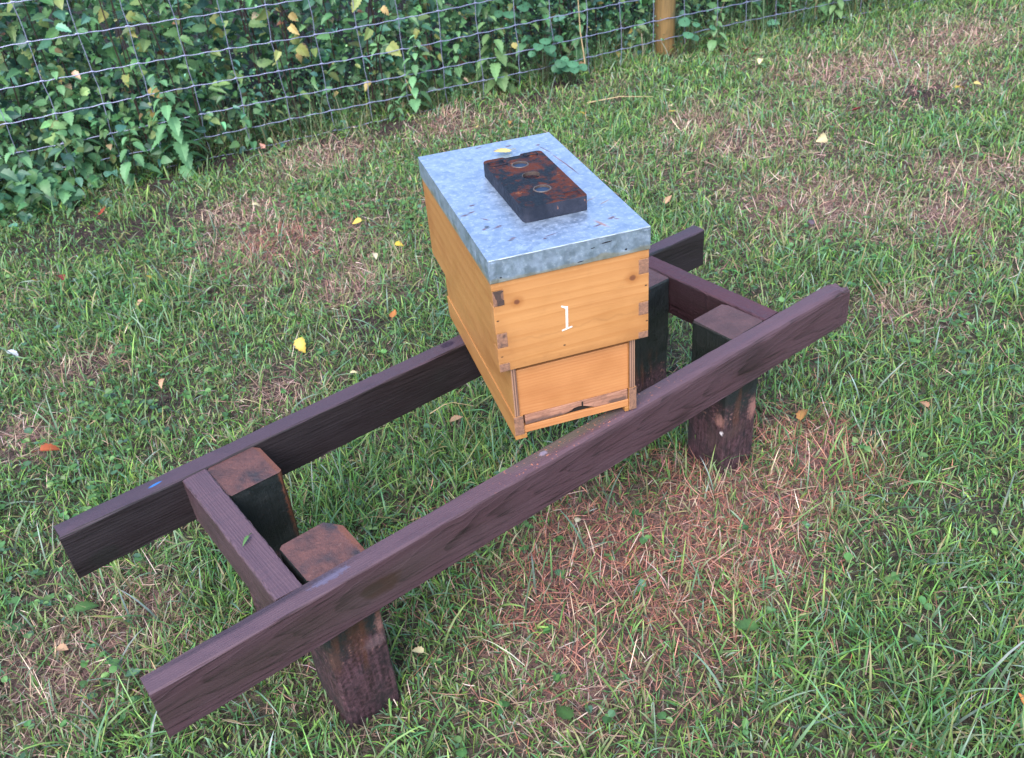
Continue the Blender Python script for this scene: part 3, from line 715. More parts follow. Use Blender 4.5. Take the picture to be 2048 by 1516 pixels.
        lg = bm_obj('leg', bm, post_mat('post_timber_%d' % k, 3.7*k, 1. if k < 2 else 0., (0, .0, .0, -.05)[k], MARKS[k]), root)
        lg.location = ((a+b)/2-ox, (c_+d)/2-oy, TOP-(.003 if k != 1 else .004))
        lg['label'] = ('stub post with rust brown top and black sides', 'stub post with chipped corner and worn purple-brown foot', 'stub post with stained top and pale chips near the ground', 'black stub post half hidden by the hive')[k]
    for c in root.children:
        if c.name.startswith('rail'): c['label'] = 'near rail with splintered right end and knot' if c.name == 'rail' else 'far rail, darker, with a small blue mark'
make_stand()

# ------------------------------------------------------------------ beehive
HW = .2708; HL = .48
HYAW = R(-20.4479)
def make_hive():
    root = tag(empty('beehive', (.7427, -.5452, TOP), HYAW), 'small honey-coloured wooden beehive with galvanised roof and white figure 1', 'beehive')
    off = -HW/2
    def P(name, bm, mats, parent=root, bevel=0., seg=2):
        bmesh.ops.translate(bm, verts=bm.verts[:], vec=(off, 0, 0)); return bm_obj(name, bm, mats, parent, bevel, seg)
    def hivewood(name, axis, c1, c2, seed, knots=(), nails=(), extra=None, rings=70, pith=(.12, .1), tilt=(.05, .04)):
        t = NT(name); ring, fib = ringwood(t, axis, rings, pith, tilt, .012, seed); o = t.map(t.obj(), (seed, seed, seed))
        sc = [24., 24., 24.]; sc[axis] = 4.; mid = t.noise(t.map(o, sc=tuple(sc)), 1, 5, .6); big = t.noise(o, 7, 3)
        f = t.math('ADD', t.math('MULTIPLY', ring, .30), t.math('ADD', t.math('MULTIPLY', t.math('SUBTRACT', fib, .5), .5), t.math('MULTIPLY', mid, .75)))
        col = t.mix(t.step(f, .15, .85), c1, c2)
        col = t.mix(t.math('MULTIPLY', t.step(big, .45, .72), .45), col, tuple(a*b for a, b in zip(c2, (.78, .72, .62))))
        for kx, kz, kr in knots:
            col = t.spot(col, (kx+off, 0, kz), (kr*2.3, .1, kr*2.0), (c2[0]*.72, c2[1]*.6, c2[2]*.5), nz=.25, nscale=90, soft=.5, amount=.6)
            col = t.spot(col, (kx+off, 0, kz), (kr, .1, kr*.9), (.13, .045, .025), nz=.2, nscale=150, soft=.3, amount=.9)
        for kx, kz in nails: col = t.spot(col, (kx+off, 0, kz), (.0022, .1, .0013), (.03, .02, .018), nz=.2, nscale=300)
        if extra: col = extra(t, col)
        t.bump(t.math('ADD', fib, t.math('MULTIPLY', mid, .4)), .25, .0015)
        return t.fin(col, t.step(mid, .3, .7, .38, .55), spec=.42)
    O1, O2 = (.475, .232, .088), (.385, .168, .055)
    def drips(t, col):   # water marks along the lower third of the front board
        c = t.sep(t.obj()); wv = t.math('ADD', c[2], t.math('MULTIPLY', t.noise(t.map(t.obj(), sc=(22, 22, 22)), 1, 3), .035))
        ln = t.math('MULTIPLY', t.step(wv, .222, .226), t.step(wv, .229, .2265)); col = t.mix(t.math('MULTIPLY', ln, .22), col, (.22, .10, .035))
        for q in ((.0, .294, .03, .02), (.0, .215, .026, .03), (.004, .165, .035, .018), (HW, .294, .026, .02), (HW, .214, .024, .022), (HW-.01, .162, .035, .014), (.13, .156, .12, .008), (.135, .321, .14, .006)):
            col = t.spot(col, (q[0]+off, 0, q[1]), (q[2], .1, q[3]), (.25, .105, .035), nz=.6, nscale=60, soft=.8, amount=.45)
        return t.mix(t.math('MULTIPLY', t.step(t.noise(t.obj(), 26, 5, .7), .52, .75), .3), col, (.30, .14, .055))
    m_front = hivewood('hive_front_wood', 0, O1, O2, 2., [(.041, .280, .0048), (.240, .276, .0055)], [(.264, .256), (.266, .187), (.007, .253), (.008, .184), (.117, .178)], drips)
    m_side = hivewood('hive_side_wood', 1, (.40, .19, .062), (.31, .132, .038), 5.)
    m_low = hivewood('hive_panel_wood', 0, (.48, .215, .085), (.385, .148, .052), 8., rings=170, pith=(.02, .55), tilt=(.004, .012))
    t = NT('end_grain'); o = t.obj(); g = t.noise(t.map(o, sc=(200, 200, 260)), 1, 4, .7); b = t.noise(o, 60, 3)
    rg = t.math('FRACT', t.math('MULTIPLY', t.vmath('LENGTH', t.map(o, sc=(1, 0, 1.3))), 330)); col = t.mix(t.step(g, .3, .7), (.105, .052, .038), (.27, .135, .085)); col = t.mix(t.math('MULTIPLY', rg, .25), col, (.40, .21, .13)); col = t.mix(t.math('MULTIPLY', t.step(b, .55, .7), .75), col, (.05, .028, .025))
    m_end = t.fin(col, .7)
    z0, z1 = .1545, .322; e = .0017; T = .0185; wl_, wr_ = e, HW-e
    # front board with the notches of the corner joint
    fl = [(.0195, z0), (.0195, .171), (e, .171), (e, .2012), (.0198, .2012), (.0198, .2295), (e, .2295), (e, .2795), (.0200, .2795), (.0200, .308), (e, .308), (e, z1)]
    fr = [(wr_, z1), (wr_, .3065), (.253, .3065), (.253, .2785), (wr_, .2785), (wr_, .226), (.253, .226), (.253, .2005), (wr_, .2005), (wr_, .168), (.256, .168), (.256, z0)]
    bm = bmesh.new(); prism_bm(bm, fl+fr, 1, e, e+T)
    ub = P('brood_box', bm, m_front, bevel=.0007)
    # side boards with their end-grain fingers
    for xa, xb, fg in ((e+.0004, e+T, [(z0, .1705), (.2016, .2290), (.2800, .3075)]), (wr_-T, wr_-.0004, [(z0, .1675), (.2010, .2255), (.2790, .3060)])):
        pts = [(HL-e, z0), (HL-e, z1), (e+T+.0003, z1)]; 
        for lo, hi in reversed(fg): pts += [(e+T+.0003, hi), (e-.0004, hi), (e-.0004, lo), (e+T+.0003, lo)]
        if pts[-1][1] == z0: pass
        bm = bmesh.new(); prism_bm(bm, pts, 0, xa, xb)
        bm.faces.ensure_lookup_table(); bm.normal_update()
        for f in bm.faces:
            if f.calc_center_median().y < e+.001: f.material_index = 1
        P('side_board', bm, [m_side, m_end], ub, bevel=.0007)
    bm = bmesh.new(); box_bm(bm, (e+T, HL-e-T, z0), (wr_-T, HL-e-.0005, z1)); P('back_board', bm, m_side, ub)
    # torn black patch at the upper left joint
    tn = NT('torn_wood'); tn.fin(tn.mix(tn.noise(tn.obj(), 180, 4), (.012, .009, .010), (.09, .05, .04)), .85)
    bm = bmesh.new(); prism_bm(bm, [(.003, .3075), (.017, .3075), (.0205, .3055), (.0155, .301), (.0150, .294), (.0200, .289), (.0200, .281), (.009, .2805), (.0085, .290), (.006, .297)], 1, e-.0011, e-.0004); P('torn_patch', bm, tn.m, ub)
    # white painted figure 1
    wn_ = NT('white_paint'); wn_.fin(wn_.mix(wn_.noise(wn_.obj(), 150, 3), (.60, .60, .62), (.80, .80, .81)), .5)
    bm = bmesh.new()
    prism_bm(bm, [(.1206, .2092), (.1202, .2098), (.1137, .2086), (.1139, .2062), (.1320, .2098), (.1318, .2120), (.1246, .2106), (.1258, .2510), (.1224, .2516), (.1150, .2546), (.1142, .2526), (.1218, .2474)], 1, e-.0006, e-.0001)
    P('figure_one', bm, wn_.m, ub)
    # lower box: narrower side walls, recessed front panel
    xl, xr = .0215, .2468; b0 = .0073; fz = .0512
    t = NT('ply_edge'); c = t.sep(t.obj()); st = t.math('FRACT', t.math('MULTIPLY', c[0], 260)); n_ = t.noise(t.map(t.obj(), sc=(60, 60, 8)), 1, 3)
    m_ply = t.fin(t.mix(t.step(t.math('ADD', t.math('MULTIPLY', st, .6), t.math('MULTIPLY', n_, .5)), .35, .75), (.10, .048, .036), (.34, .19, .125)), .65)
    lb = None
    bm = bmesh.new(); box_bm(bm, (.0310, b0+.0035, .0487), (.2352, b0+.0175, .1440)); lb = P('front_panel', bm, m_low, bevel=.0008)
    for xa, xb in ((xl, .0306), (.2356, xr)):
        bm = bmesh.new(); box_bm(bm, (xa, b0, fz), (xb, HL-e-.004, z0)); bm.normal_update(); bm.faces.ensure_lookup_table()
        for f in bm.faces:
            if f.calc_center_median().y < b0+.001: f.material_index = 1
        P('side_wall', bm, [m_side, m_ply], bevel=.0006)
    bm = bmesh.new(); box_bm(bm, (.0310, b0+.012, .1446), (.2352, b0+.030, z0)); P('head_strip', bm, plain('painted_shade_wood', (.17, .075, .042), .7))  # strip coloured darker to paint in the shade under the box
    bm = bmesh.new(); box_bm(bm, (.0306, HL-.030, fz), (.2356, HL-.012, z0)); P('rear_panel', bm, m_side)
    # floor tray: side rails with dark end grain, front bar, battens, bottom board
    fo = P('floor_board', (lambda bm: (box_bm(bm, (.0370, b0+.002, .0110), (.2350, HL-.015, .0258)), bm)[1])(bmesh.new()), m_low, bevel=.0008)
    for xa, xb in ((.0192, .0366), (.2354, .2497)):
        bm = bmesh.new(); box_bm(bm, (xa, b0-.0004, .0105 if xa < .1 else .0025), (xb, HL-.006, .0508)); bm.normal_update()
        for f in bm.faces:
            if f.calc_center_median().y < b0+.001: f.material_index = 1
        P('floor_side', bm, [m_side, m_end], fo, bevel=.0007)
    for xa, xb in ((.0195, .0410), (.2275, .2350)):
        bm = bmesh.new(); box_bm(bm, (xa, b0+.0006, .0008), (xb, HL-.01, .0102)); P('batten', bm, m_side, fo, bevel=.0006)
    # entrance block: raw reddish wood with an arched bee entrance
    t = NT('raw_entrance_wood'); o = t.obj(); g = t.noise(t.map(o, sc=(18, 200, 260)), 1, 4, .65); b = t.noise(o, 70, 4, .7)
    col = t.mix(t.step(g, .3, .75), (.22, .095, .06), (.42, .21, .14)); col = t.mix(t.math('MULTIPLY', t.step(b, .5, .75), .55), col, (.09, .045, .035))
    col = t.spot(col, (.065+off, b0, .029), (.05, .05, .006), (.07, .04, .035), nz=.5, nscale=80, amount=.8); col = t.spot(col, (.215+off, b0, .030), (.018, .05, .005), (.06, .035, .03), nz=.5, nscale=80, amount=.8); t.bump(g, .5, .002)
    m_ent = t.fin(col, .7)
    arch = [(.1090, .0285), (.118, .0302), (.1265, .0335), (.1320, .0368), (.1400, .0378), (.1470, .0370), (.1560, .0335), (.1660, .0292), (.1700, .0270)]
    bm = bmesh.new(); prism_bm(bm, [(.0402, .0275)]+arch+[(.2335, .0262), (.2335, .0478), (.1800, .0482), (.0402, .0482)], 1, b0+.0025, b0+.020)
    en = P('entrance_block', bm, m_ent, bevel=.0006)
    bm = bmesh.new(); dk = plain('entrance_dark', (.012, .009, .008), .9)
    box_bm(bm, (.1075, b0+.0062, .0260), (.1715, b0+.019, .0376)); P('entrance_shade', bm, dk, en)  # solid dark box that paints the shade inside the arch
    for xx in (.1455,):
        bm = bmesh.new(); box_bm(bm, (xx, b0+.0019, .0365), (xx+.0028, b0+.0024, .0465)); P('notch', bm, dk, en)
    # galvanised roof: folded sheet with mitred corners and turned-down sides
    t = NT('galvanised_roof'); o = t.obj(); c = t.sep(o)
    sp = t.voro(o, 95, out='Color'); spv = t.sep(sp)[0]; n1 = t.noise(o, 14, 4, .6); n2 = t.noise(o, 150, 4, .75); n3 = t.noise(o, 48, 4, .65)
    f = t.math('ADD', t.math('MULTIPLY', spv, .22), t.math('ADD', t.math('MULTIPLY', n1, .25), t.math('MULTIPLY', n2, .65)))
    col = t.mix(t.step(f, .35, .8), (.29, .37, .50), (.42, .52, .68))
    col = t.mix(t.math('MULTIPLY', t.step(n2, .57, .66), .7), col, (.62, .68, .78))
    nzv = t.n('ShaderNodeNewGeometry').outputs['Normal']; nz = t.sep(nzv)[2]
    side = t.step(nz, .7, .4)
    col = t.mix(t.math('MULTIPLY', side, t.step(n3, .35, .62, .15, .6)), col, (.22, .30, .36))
    zlow = t.math('ADD', c[2], t.math('MULTIPLY', t.math('SUBTRACT', n1, .5), .03))
    col = t.mix(t.math('MULTIPLY', side, t.math('MULTIPLY', t.step(zlow, .331, .325), .65)), col, (.36, .33, .22))
    RED = (.16, .03, .035); ztop = .362
    for kx, ky, rx, ry, ang, cc in [(.012, .178, .006, .0025, 10, RED), (.026, .185, .006, .002, 15, RED), (.0335, .1175, .0035, .0045, 0, (.012, .012, .016)), (.0275, .112, .004, .002, 30, RED),
        (.0520, .1125, .0055, .0022, 20, RED), (.0395, .148, .0015, .006, 40, RED), (.047, .108, .009, .0008, 12, RED), (.0345, .212, .005, .002, 10, RED), (.198, .042, .0075, .002, 16, RED), (.228, .058, .006, .003, 20, RED), (.234, .050, .0015, .004, 50, RED),
        (.205, .045, .003, .013, 18, (.50, .24, .17)), (.060, .060, .004, .0022, 0, RED), (.118, .044, .011, .0010, 12, RED), (.105, .036, .0025, .0015, 0, RED), (.175, .448, .006, .0025, 15, RED), (.148, .440, .008, .001, 15, RED), (.120, .468, .006, .0018, 10, RED),
        (.228, .425, .004, .003, 0, RED), (.233, .395, .0012, .016, 14, RED), (.240, .330, .0012, .03, 6, (.34, .10, .09)), (.244, .29, .0014, .025, 4, RED), (.055, .055, .005, .002, 10, (.1, .06, .07)), (.222, .14, .012, .0012, 20, (.42, .27, .16)), (.242, .12, .010, .0014, 25, (.42, .27, .16))]:
        col = t.spot(col, (kx+off, ky, ztop), (rx*1.05, ry*1.2, .006), cc, (0, 0, R(ang)), nz=.6, nscale=300, soft=.6, amount=.75)
    for kx, kz, rx, rz in [(.195, .351, .010, .0011), (.172, .346, .004, .0008), (.150, .327, .005, .0010), (.228, .331, .0022, .0015), (.018, .330, .0018, .0012)]:
        col = t.spot(col, (kx+off, 0, kz), (rx, .004, rz), (.035, .032, .04), (0, R(-3), 0), nz=.5, nscale=240)
    col = t.spot(col, (.020+off, .02, ztop-.02), (.02, .4, .02), (.5, .53, .58), nz=.5, nscale=40, amount=.0)
    t.bump(t.math('ADD', n1, t.math('MULTIPLY', n2, .15)), .12, .004)
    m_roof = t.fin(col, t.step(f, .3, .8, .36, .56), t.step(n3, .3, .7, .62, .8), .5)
    bm = bmesh.new(); th = .0009; zb, zt = .3222, .3620
    # outer skin with a slightly dished top
    nx_, ny_ = 14, 22
    g = [[bm.verts.new((HW*i/nx_, HL*j/ny_, zt-(.0016*math.sin(math.pi*i/nx_)*math.sin(math.pi*j/ny_)))) for i in range(nx_+1)] for j in range(ny_+1)]
    for j in range(ny_):
        for i in range(nx_): bm.faces.new((g[j][i], g[j][i+1], g[j+1][i+1], g[j+1][i]))
    rim = [g[0][i] for i in range(nx_)]+[g[j][nx_] for j in range(ny_)]+[g[ny_][i] for i in range(nx_, 0, -1)]+[g[j][0] for j in range(ny_, 0, -1)]
    low = [bm.verts.new((v.co.x, v.co.y, zb+random.uniform(-.0005, .0005))) for v in rim]
    inn = [bm.verts.new((min(max(v.co.x, th), HW-th), min(max(v.co.y, th), HL-th), v.co.z)) for v in low]
    top_in = [bm.verts.new((v.co.x, v.co.y, zt-.003)) for v in inn]
    K = len(rim)
    for i in range(K):
        j = (i+1) % K; bm.faces.new((rim[i], low[i], low[j], rim[j])); bm.faces.new((low[i], inn[i], inn[j], low[j])); bm.faces.new((inn[i], top_in[i], top_in[j], inn[j]))
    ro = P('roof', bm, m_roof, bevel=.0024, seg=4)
    for p in ro.data.polygons: p.use_smooth = False
    te = NT('highlight_zinc'); te.fin(te.mix(te.noise(te.obj(), 90, 3), (.66, .70, .76), (.95, .97, 1.)), .3, .9)  # bright bead added along the front top edge to paint in its highlight
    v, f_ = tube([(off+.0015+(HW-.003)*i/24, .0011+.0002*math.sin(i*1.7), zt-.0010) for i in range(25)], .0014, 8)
    link('edge_highlight', np_mesh('edge_highlight', v, [f_], smooth=True), te.m, ro)
    # folded corner tabs
    for xx in (.0008, HW-.0008-.011):
        bm = bmesh.new(); box_bm(bm, (xx, -.0007, zb+.001), (xx+.011, -.0001, zt-.004)); P('corner_tab', bm, m_roof, ro, bevel=.0003)
    return root
make_hive()
CH, SH = math.cos(HYAW), math.sin(HYAW)
def hive_pt(a, b, z):
    a -= HW/2; return Vector((.7427+a*CH-b*SH, -.5452+a*SH+b*CH, TOP+z))

# ------------------------------------------------------------------ rusty steel counterweight on the roof
def make_weight():
    loc = hive_pt(.148, .2185, .3615)
    root = tag(empty('steel_weight', loc, HYAW+R(.6)), 'rusty dark steel block with three round holes lying on the hive roof', 'weight')
    hw, hl, h = .0565, .1155, .026
    def outline():
        pts = []
        for cx, cy, a0 in ((hw-.011, -hl+.006, -90), (hw-.010, hl-.010, 0), (-hw+.011, hl-.011, 90), (-hw+.011, -hl+.008, 180)):
            r = {-90: .006, 0: .010, 90: .011, 180: .010}[a0]; cx = math.copysign(hw-r, cx)
            cy = math.copysign(hl-r, cy)
            for k in range(6): pts.append((cx+r*math.cos(R(a0+18*k)), cy+r*math.sin(R(a0+18*k))))
            if a0 == 0: pts += [(.028, hl), (.017, hl), (.015, hl-.006), (-.014, hl-.0065), (-.017, hl-.0015), (-.024, hl-.0005)]
        return pts
    bm = bmesh.new(); prism_bm(bm, outline(), 2, 0, h); bmesh.ops.recalc_face_normals(bm, faces=bm.faces[:])
    me = bpy.data.meshes.new('block'); bm.to_mesh(me); bm.free(); tmp = bpy.data.objects.new('block_cut', me); COL.objects.link(tmp)
    cuts = []
    def cut(bm):
        bmesh.ops.recalc_face_normals(bm, faces=bm.faces[:]); m = bpy.data.meshes.new('cut'); bm.to_mesh(m); bm.free(); o = bpy.data.objects.new('cut', m); COL.objects.link(o); cuts.append(o)
        md = tmp.modifiers.new('cut', 'BOOLEAN'); md.operation = 'DIFFERENCE'; md.object = o; md.solver = 'EXACT'
    def cyl(x, y, r, za, zb):
        b = bmesh.new(); prism_bm(b, [(x+r*math.cos(k*math.pi/20), y+r*math.sin(k*math.pi/20)) for k in range(40)], 2, za, zb); cut(b)
    cyl(0, .0655, .0135, -.01, .05); cyl(-.001, -.0535, .0135, -.01, .05); cyl(.002, .010, .0155, .019, .05)
    for x, y, sx, sy in ((.036, -.096, .026, .024), (-.036, .094, .03, .018)):
        b = bmesh.new(); box_bm(b, (x-sx/2, y-sy/2, h-.0022), (x+sx/2, y+sy/2, .06)); cut(b)
    dg = bpy.context.evaluated_depsgraph_get(); dg.update(); me2 = bpy.data.meshes.new_from_object(tmp.evaluated_get(dg))
    bpy.data.objects.remove(tmp)
    for c in cuts: bpy.data.objects.remove(c)
    t = NT('rusty_steel'); o = t.obj(); n1 = t.noise(o, 22, 6, .68, .4); n2 = t.noise(o, 120, 4, .7); n3 = t.noise(t.map(o, (4, 2, 1)), 60, 4, .6)
    nz = t.sep(t.n('ShaderNodeNewGeometry').outputs['Normal'])[2]
    steel = t.mix(n2, (.003, .005, .010), (.010, .015, .026)); rust = t.mix(n2, (.030, .007, .005), (.120, .027, .011)); rust = t.mix(t.step(n3, .62, .74), rust, (.24, .08, .03)); rust = t.mix(t.step(n3, .46, .36), rust, (.025, .012, .012))
    f = t.math('ADD', n1, t.math('MULTIPLY', t.math('SUBTRACT', n2, .5), .25)); top = t.mix(t.step(f, .45, .60), steel, rust)
    sidec = t.mix(t.step(n1, .4, .7), (.014, .018, .030), (.032, .035, .053)); sidec = t.mix(t.step(f, .64, .70), sidec, (.3, .13, .08))
    t.bump(t.math('ADD', n2, t.math('MULTIPLY', n3, .8)), .45, .0012)
    m = t.fin(t.mix(t.step(nz, .4, .75), sidec, top), t.step(n2, .35, .65, .5, .75), 0., .16)
    b = link('block', me2, m, root); md = b.modifiers.new('bevel', 'BEVEL'); md.width = .0011; md.segments = 2; md.limit_method = 'ANGLE'; md.angle_limit = R(40)
    # raised lugs and ridges cast on the top
    bm = bmesh.new(); box_bm(bm, (.020, .098, h), (.046, .109, h+.0022)); bm_obj('lug', bm, m, root, .0008)
    bm = bmesh.new(); box_bm(bm, (-.048, .080, h), (-.018, .084, h+.0016)); bm_obj('ridge', bm, m, root, .0007)
    t = NT('sky_blue_plug'); t.fin(t.mix(t.noise(t.obj(), 200, 3), (.012, .03, .07), (.025, .05, .10)), .5, spec=.3)
    t2 = NT('worn_lit_rim'); t2.fin(t2.mix(t2.noise(t2.obj(), 260, 3), (.04, .022, .018), (.13, .10, .09)), .5, .2)
    for x, y in ((0, .0655), (-.001, -.0535)):      # plugs painted blue like reflected sky, just below the top, in raised worn rims
        bm = bmesh.new(); prism_bm(bm, [(x+.0133*math.cos(k*math.pi/20), y+.0133*math.sin(k*math.pi/20)) for k in range(40)], 2, .001, h-.0030); bm_obj('plug', bm, t.m, root)
        bm = bmesh.new(); A = []
        for r, z in ((.0130, h-.0028), (.0132, h+.0009), (.0150, h+.0010), (.0158, h+.0001)): A.append([bm.verts.new((x+r*math.cos(k*math.pi/20), y+r*math.sin(k*math.pi/20), z)) for k in range(40)])
        for i in range(3):
            for k in range(40): bm.faces.new((A[i][k], A[i][(k+1) % 40], A[i+1][(k+1) % 40], A[i+1][k]))
        bm_obj('rim', bm, t2.m, root)
    bm = bmesh.new(); A = []  # half ring on the far side paints in the lit edge of the recess
    for r, z in ((.0153, h-.006), (.0154, h+.0006), (.0166, h+.0002)): A.append([bm.verts.new((.002+r*math.cos(k*math.pi/40), .010+r*math.sin(k*math.pi/40), z)) for k in range(41)])
    for i in range(2):
        for k in range(40): bm.faces.new((A[i][k], A[i][k+1], A[i+1][k+1], A[i+1][k]))
    bm_obj('rim', bm, t2.m, root)
make_weight()

# ------------------------------------------------------------------ leaves lying about, each one its own thing
FALL = {'yellow': [(.62, .50, .10), (.55, .42, .06), (.66, .56, .2)], 'pale': [(.68, .62, .36), (.62, .58, .42)], 'orange': [(.50, .20, .06), (.44, .23, .08)],
        'tan': [(.44, .25, .15), (.50, .32, .20)], 'brown': [(.14, .065, .04), (.2, .09, .05)], 'red': [(.32, .07, .045), (.26, .05, .05)], 'pink': [(.55, .29, .24)], 'green': [(.075, .17, .05), (.09, .2, .07)], 'grey': [(.16, .12, .15)], 'redbrown': [(.38, .10, .04)]}
def fallen(x, y, size, hue, label, z=None, tilt=.3, kind='ovate', yaw=None, group='fallen leaves on the lawn', wide=.7, curl=1.):
    zz = gz(x, y)+.038 if z is None else z
    c = .8*np.array(random.choice(FALL[hue]))*np.exp(rng.normal(0, .1)); a = rng.uniform(0, 6.28) if yaw is None else yaw
    D = np.array([np.cos(a), np.sin(a), tilt*rng.normal(0, 1)]); N = np.array([rng.normal(0, tilt), rng.normal(0, tilt), 1.])
    D = D/np.linalg.norm(D); L = size; Pst = -D*L*.5
    v, f, col = leaf_mesh(Pst[None], D[None], N[None], np.array([L]), np.array([L*wide]), np.array([rng.uniform(.3, 1.2)*curl*random.choice((1, -1, 1))]), np.array([rng.uniform(.1, .6)*curl]), c[None], kind, 10, (c*np.array([.75, .6, .6]))[None])
    st, sf = tube([Pst-D*L*.35+np.array([0, 0, -.002]), Pst-D*L*.15, Pst+D*L*.05], [.0006, .0007, .0005], 5)
    v, f, col = merge([(v, f, col), (st, [sf], np.tile(c*.6, (len(st), 1)))])
    me = np_mesh('fallen_leaf', v, f, col, smooth=True); o = link('fallen_leaf', me, M_fallen); o.location = (x, y, zz)
    return tag(o, label, 'leaf', group)
LV = [
 (2.19, 1.80, .034, 'yellow', 'round bright yellow leaf just behind the roof near the fence foot'),
 (2.34, 1.65, .032, 'pale', 'pale yellow leaf right of the curled orange leaf behind the roof'),
 (2.33, 1.72, .055, 'orange', 'curled orange leaf by the fence foot behind the roof'),
 (2.59, 1.52, .040, 'yellow', 'yellow leaf standing alone right of the leaves behind the roof'),
 (3.03, 1.43, .054, 'pale', 'pale leaf in front of the wooden fence post'),
 (2.87, 1.26, .034, 'pale', 'small pale leaf above the yellow one on the dry patch'),
 (2.79, 1.17, .048, 'yellow', 'deep yellow leaf at the edge of the dry patch near the post'),
 (2.87, .46, .055, 'pale', 'pale yellow pointed leaf standing upright in the grass right of the roof'),
 (3.76, .42, .046, 'yellow', 'bigger of two yellow leaves at the far right'),
 (3.85, .39, .036, 'yellow', 'smaller of two yellow leaves at the far right'),
 (3.25, .57, .060, 'red', 'red-brown curled leaf on the far right lawn'),
 (2.13, .56, .044, 'tan', 'tan leaf lying right of the hive roof'),
 (2.31, .21, .034, 'brown', 'small dark brown leaf right of the hive beyond the rail end'),
 (1.93, .14, .040, 'pale', 'pale green-yellow leaf just right of the far rail end'),
 (2.00, .02, .050, 'tan', 'crumpled tan leaf right of the far rail end'),
 (2.30, .08, .042, 'grey', 'purple-grey leaf above the crumpled tan leaf'),
 (1.25, .95, .032, 'yellow', 'yellow leaf lower of the two left of the hive side'),
 (1.38, 1.01, .025, 'yellow', 'small yellow leaf close to the hive side, upper of two'),
 (1.15, .94, .030, 'pale', 'whitish leaf left of the yellow leaf beside the hive'),
 (1.25, 1.24, .040, 'yellow', 'dull yellow leaf half sunk in grass left of the roof corner'),
 (.71, .63, .050, 'yellow', 'golden yellow leaf left of the far rail, largest yellow one'),
 (.75, .39, .022, 'pale', 'tiny pale leaf just above the far rail'),
 (1.08, 1.70, .050, 'pale', 'pale narrow leaf above the dry patch left of the hive'),
 (.54, 1.40, .032, 'yellow', 'small yellow leaf on the green lawn at the left'),
 (.24, 1.65, .033, 'yellow', 'yellow leaf near the left edge of the photo'),
 (.45, 1.23, .032, 'tan', 'small tan leaf below the yellow leaf at the left'),
 (.39, .90, .022, 'pink', 'tiny pinkish leaf in the grass at the left'),
 (.34, .74, .034, 'tan', 'tan folded leaf in the left grass above the far rail end'),
 (.02, .64, .050, 'redbrown', 'bright red-brown leaf at the left above the far rail end'),
 (.63, 2.19, .055, 'red', 'red leaf on the bare soil under the left of the fence'),
 (1.42, 2.40, .046, 'pink', 'pink leaf at the foot of the fence mesh'),
 (-.14, -.04, .036, 'tan', 'tan leaf scrap at the lower left beside the near rail'),
 (.99, .57, .040, 'orange', 'orange-brown leaf left of the hive above the far rail'),
 (1.45, -.53, .050, 'orange', 'orange-brown folded leaf right of the near right post'),
 (1.68, -.70, .036, 'tan', 'yellow-brown leaf on the lawn at the right'),
 (1.06, -1.26, .040, 'orange', 'orange leaf cut by the right edge of the photo'),
 (.37, -.50, .026, 'pale', 'small pale green leaf right of the near left post'),
 (.82, -.44, .022, 'pale', 'tiny pale leaf under the middle of the near rail'),
 (3.76, 1.58, .070, 'red', 'red leaf right of the wooden fence post'),
 (3.63, 1.38, .044, 'pale', 'pale leaf below the red leaf near the post'),
 (3.49, 1.15, .040, 'tan', 'tan leaf on the far dry patch right of the post'),
 (.85, -.86, .055, 'green', 'broad fresh green leaf in the lawn at the lower right'),
 (.49, -.77, .050, 'green', 'narrow green leaf at the bottom of the photo'),
 (-.07, .05, .048, 'green', 'glossy green leaf left of the cross piece'),
 (.32, 1.61, .057, 'red', 'flat red leaf in the upper left grass'),
 (.83, .02, .045, 'tan', 'tan leaf in the grass between the rails left of the hive')]
for x, y, sz, hue, lab in LV:
    fallen(x, y, sz, hue, lab, tilt=.25 if hue != 'green' else .12, wide=.75 if hue in ('yellow', 'pale') else .6, curl=.6 if hue == 'green' else 1.)
for o in [q for q in COL.objects if q.name.startswith('fallen_leaf')]:
    if 'upright' in o['label']: o.rotation_euler = (R(55), 0, R(20)); o.location.z += .02
q = hive_pt(.150, .408, .3665)
fallen(q.x, q.y, .040, 'yellow', 'yellow-green leaf on the galvanised roof behind the steel weight', z=q.z+.003, tilt=.08, yaw=HYAW+R(200), curl=.35, group='leaves on the hive')
q = F(0, 0, 0)
# little green sprig on the left cross piece
o = fallen(.165, -.40, .022, 'green', 'small green sprig lying on the left cross piece of the stand', z=TOP+.004, tilt=.15, wide=.35, group='leaves on the stand')

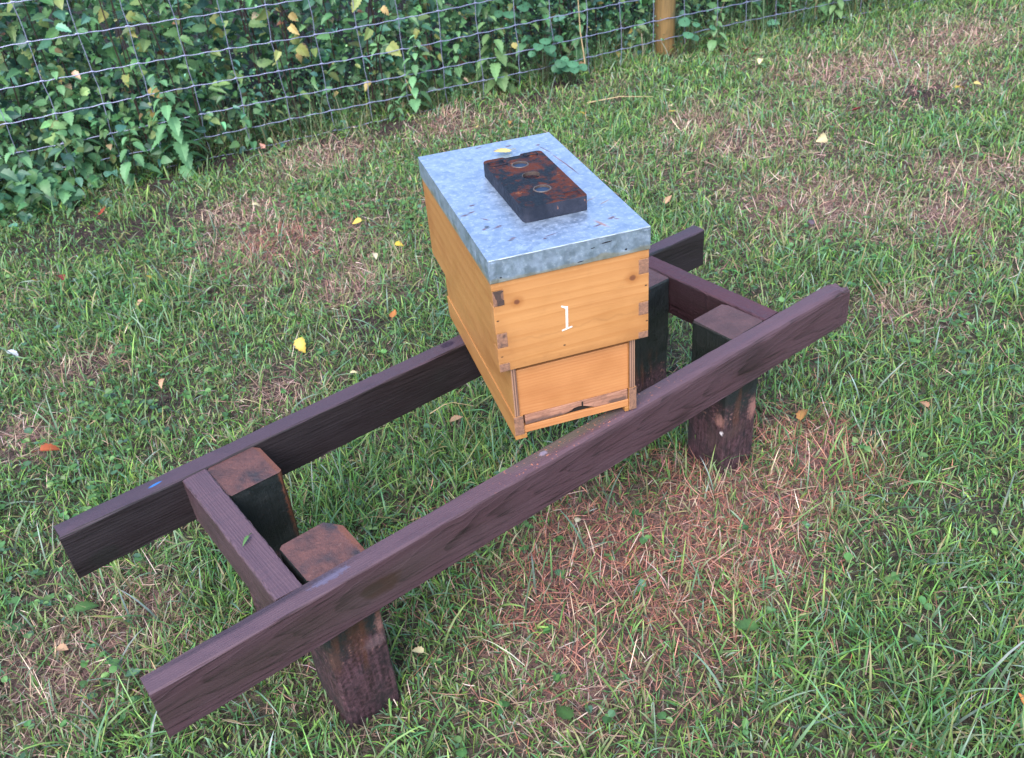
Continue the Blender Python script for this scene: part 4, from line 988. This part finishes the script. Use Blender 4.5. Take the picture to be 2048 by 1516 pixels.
def stalk(P, r, label):
    P = np.array(P, float); c = P[0].copy(); t = NT('dry_stalk'); t.fin(t.mix(t.noise(t.obj(), 60, 3), (.30, .20, .10), (.50, .38, .22)), .7)
    o = link('dead_stalk', tubes_mesh('dead_stalk', [(P-c, np.linspace(r, r*.5, len(P)), 6)]), t.m); o.location = c; tag(o, label, 'stalk', 'dead stalks by the fence')
def fl(s, e, z): return tuple(F(s, e, z))
stalk([fl(2.40, -.03, -.02), fl(2.395, -.02, .08), fl(2.39, .0, .18), fl(2.385, .01, .42)], .0042, 'tall pale dead stalk standing at the mesh left of the wooden post')
stalk([fl(1.50, -.05, -.06), fl(1.485, -.03, .03), fl(1.46, .0, .12)], .0045, 'short broken dead stalk at the fence foot left of the hive roof')
stalk([(2.71, 1.63, gz(2.71, 1.63)+.035), (2.82, 1.53, gz(2.82, 1.53)+.05), (2.93, 1.42, gz(2.93, 1.42)+.04)], .0028, 'straight straw stick lying on the lawn in front of the post')
stalk([(.80, .10, .03), (.835, .085, .048), (.86, .083, .044), (.90, .05, .03)], .0016, 'thin dry twig lying between the rails left of the hive')

def feather():
    L = .085; n = 26; V, Fc = [], []; P = [(L*t, .012*math.sin(t*2.2), .006*math.sin(t*3)) for t in np.linspace(0, 1, n)]
    t = NT('white_feather'); t.fin((.42, .44, .48), .7); v, f = tube(P, np.linspace(.0011, .0004, n), 5)
    vs, fs, o = [v], [f], len(v)
    for i in range(3, n-1):
        for sg in (-1, 1):
            w_ = .013*math.sin(math.pi*min(1, (i-2)/(n-2))**.7)*random.uniform(.7, 1.1); x, y, z = P[i]; dx = L/n
            q = np.array([(x, y, z), (x+dx*.95, y, z), (x+dx*2.4, y+sg*w_, z+.001), (x+dx*1.4, y+sg*w_, z+.001)]); vs.append(q); fs.append(np.array([[0, 1, 2, 3]])+o); o += 4
    ob = link('feather', np_mesh('feather', np.concatenate(vs), fs), t.m); ob.location = (.05, 1.24, gz(.05, 1.24)+.03); ob.rotation_euler = (.2, .1, R(-75)); ob.scale = (.7, .7, .7)
    tag(ob, 'white feather lying in the grass at the left edge', 'feather')
feather()
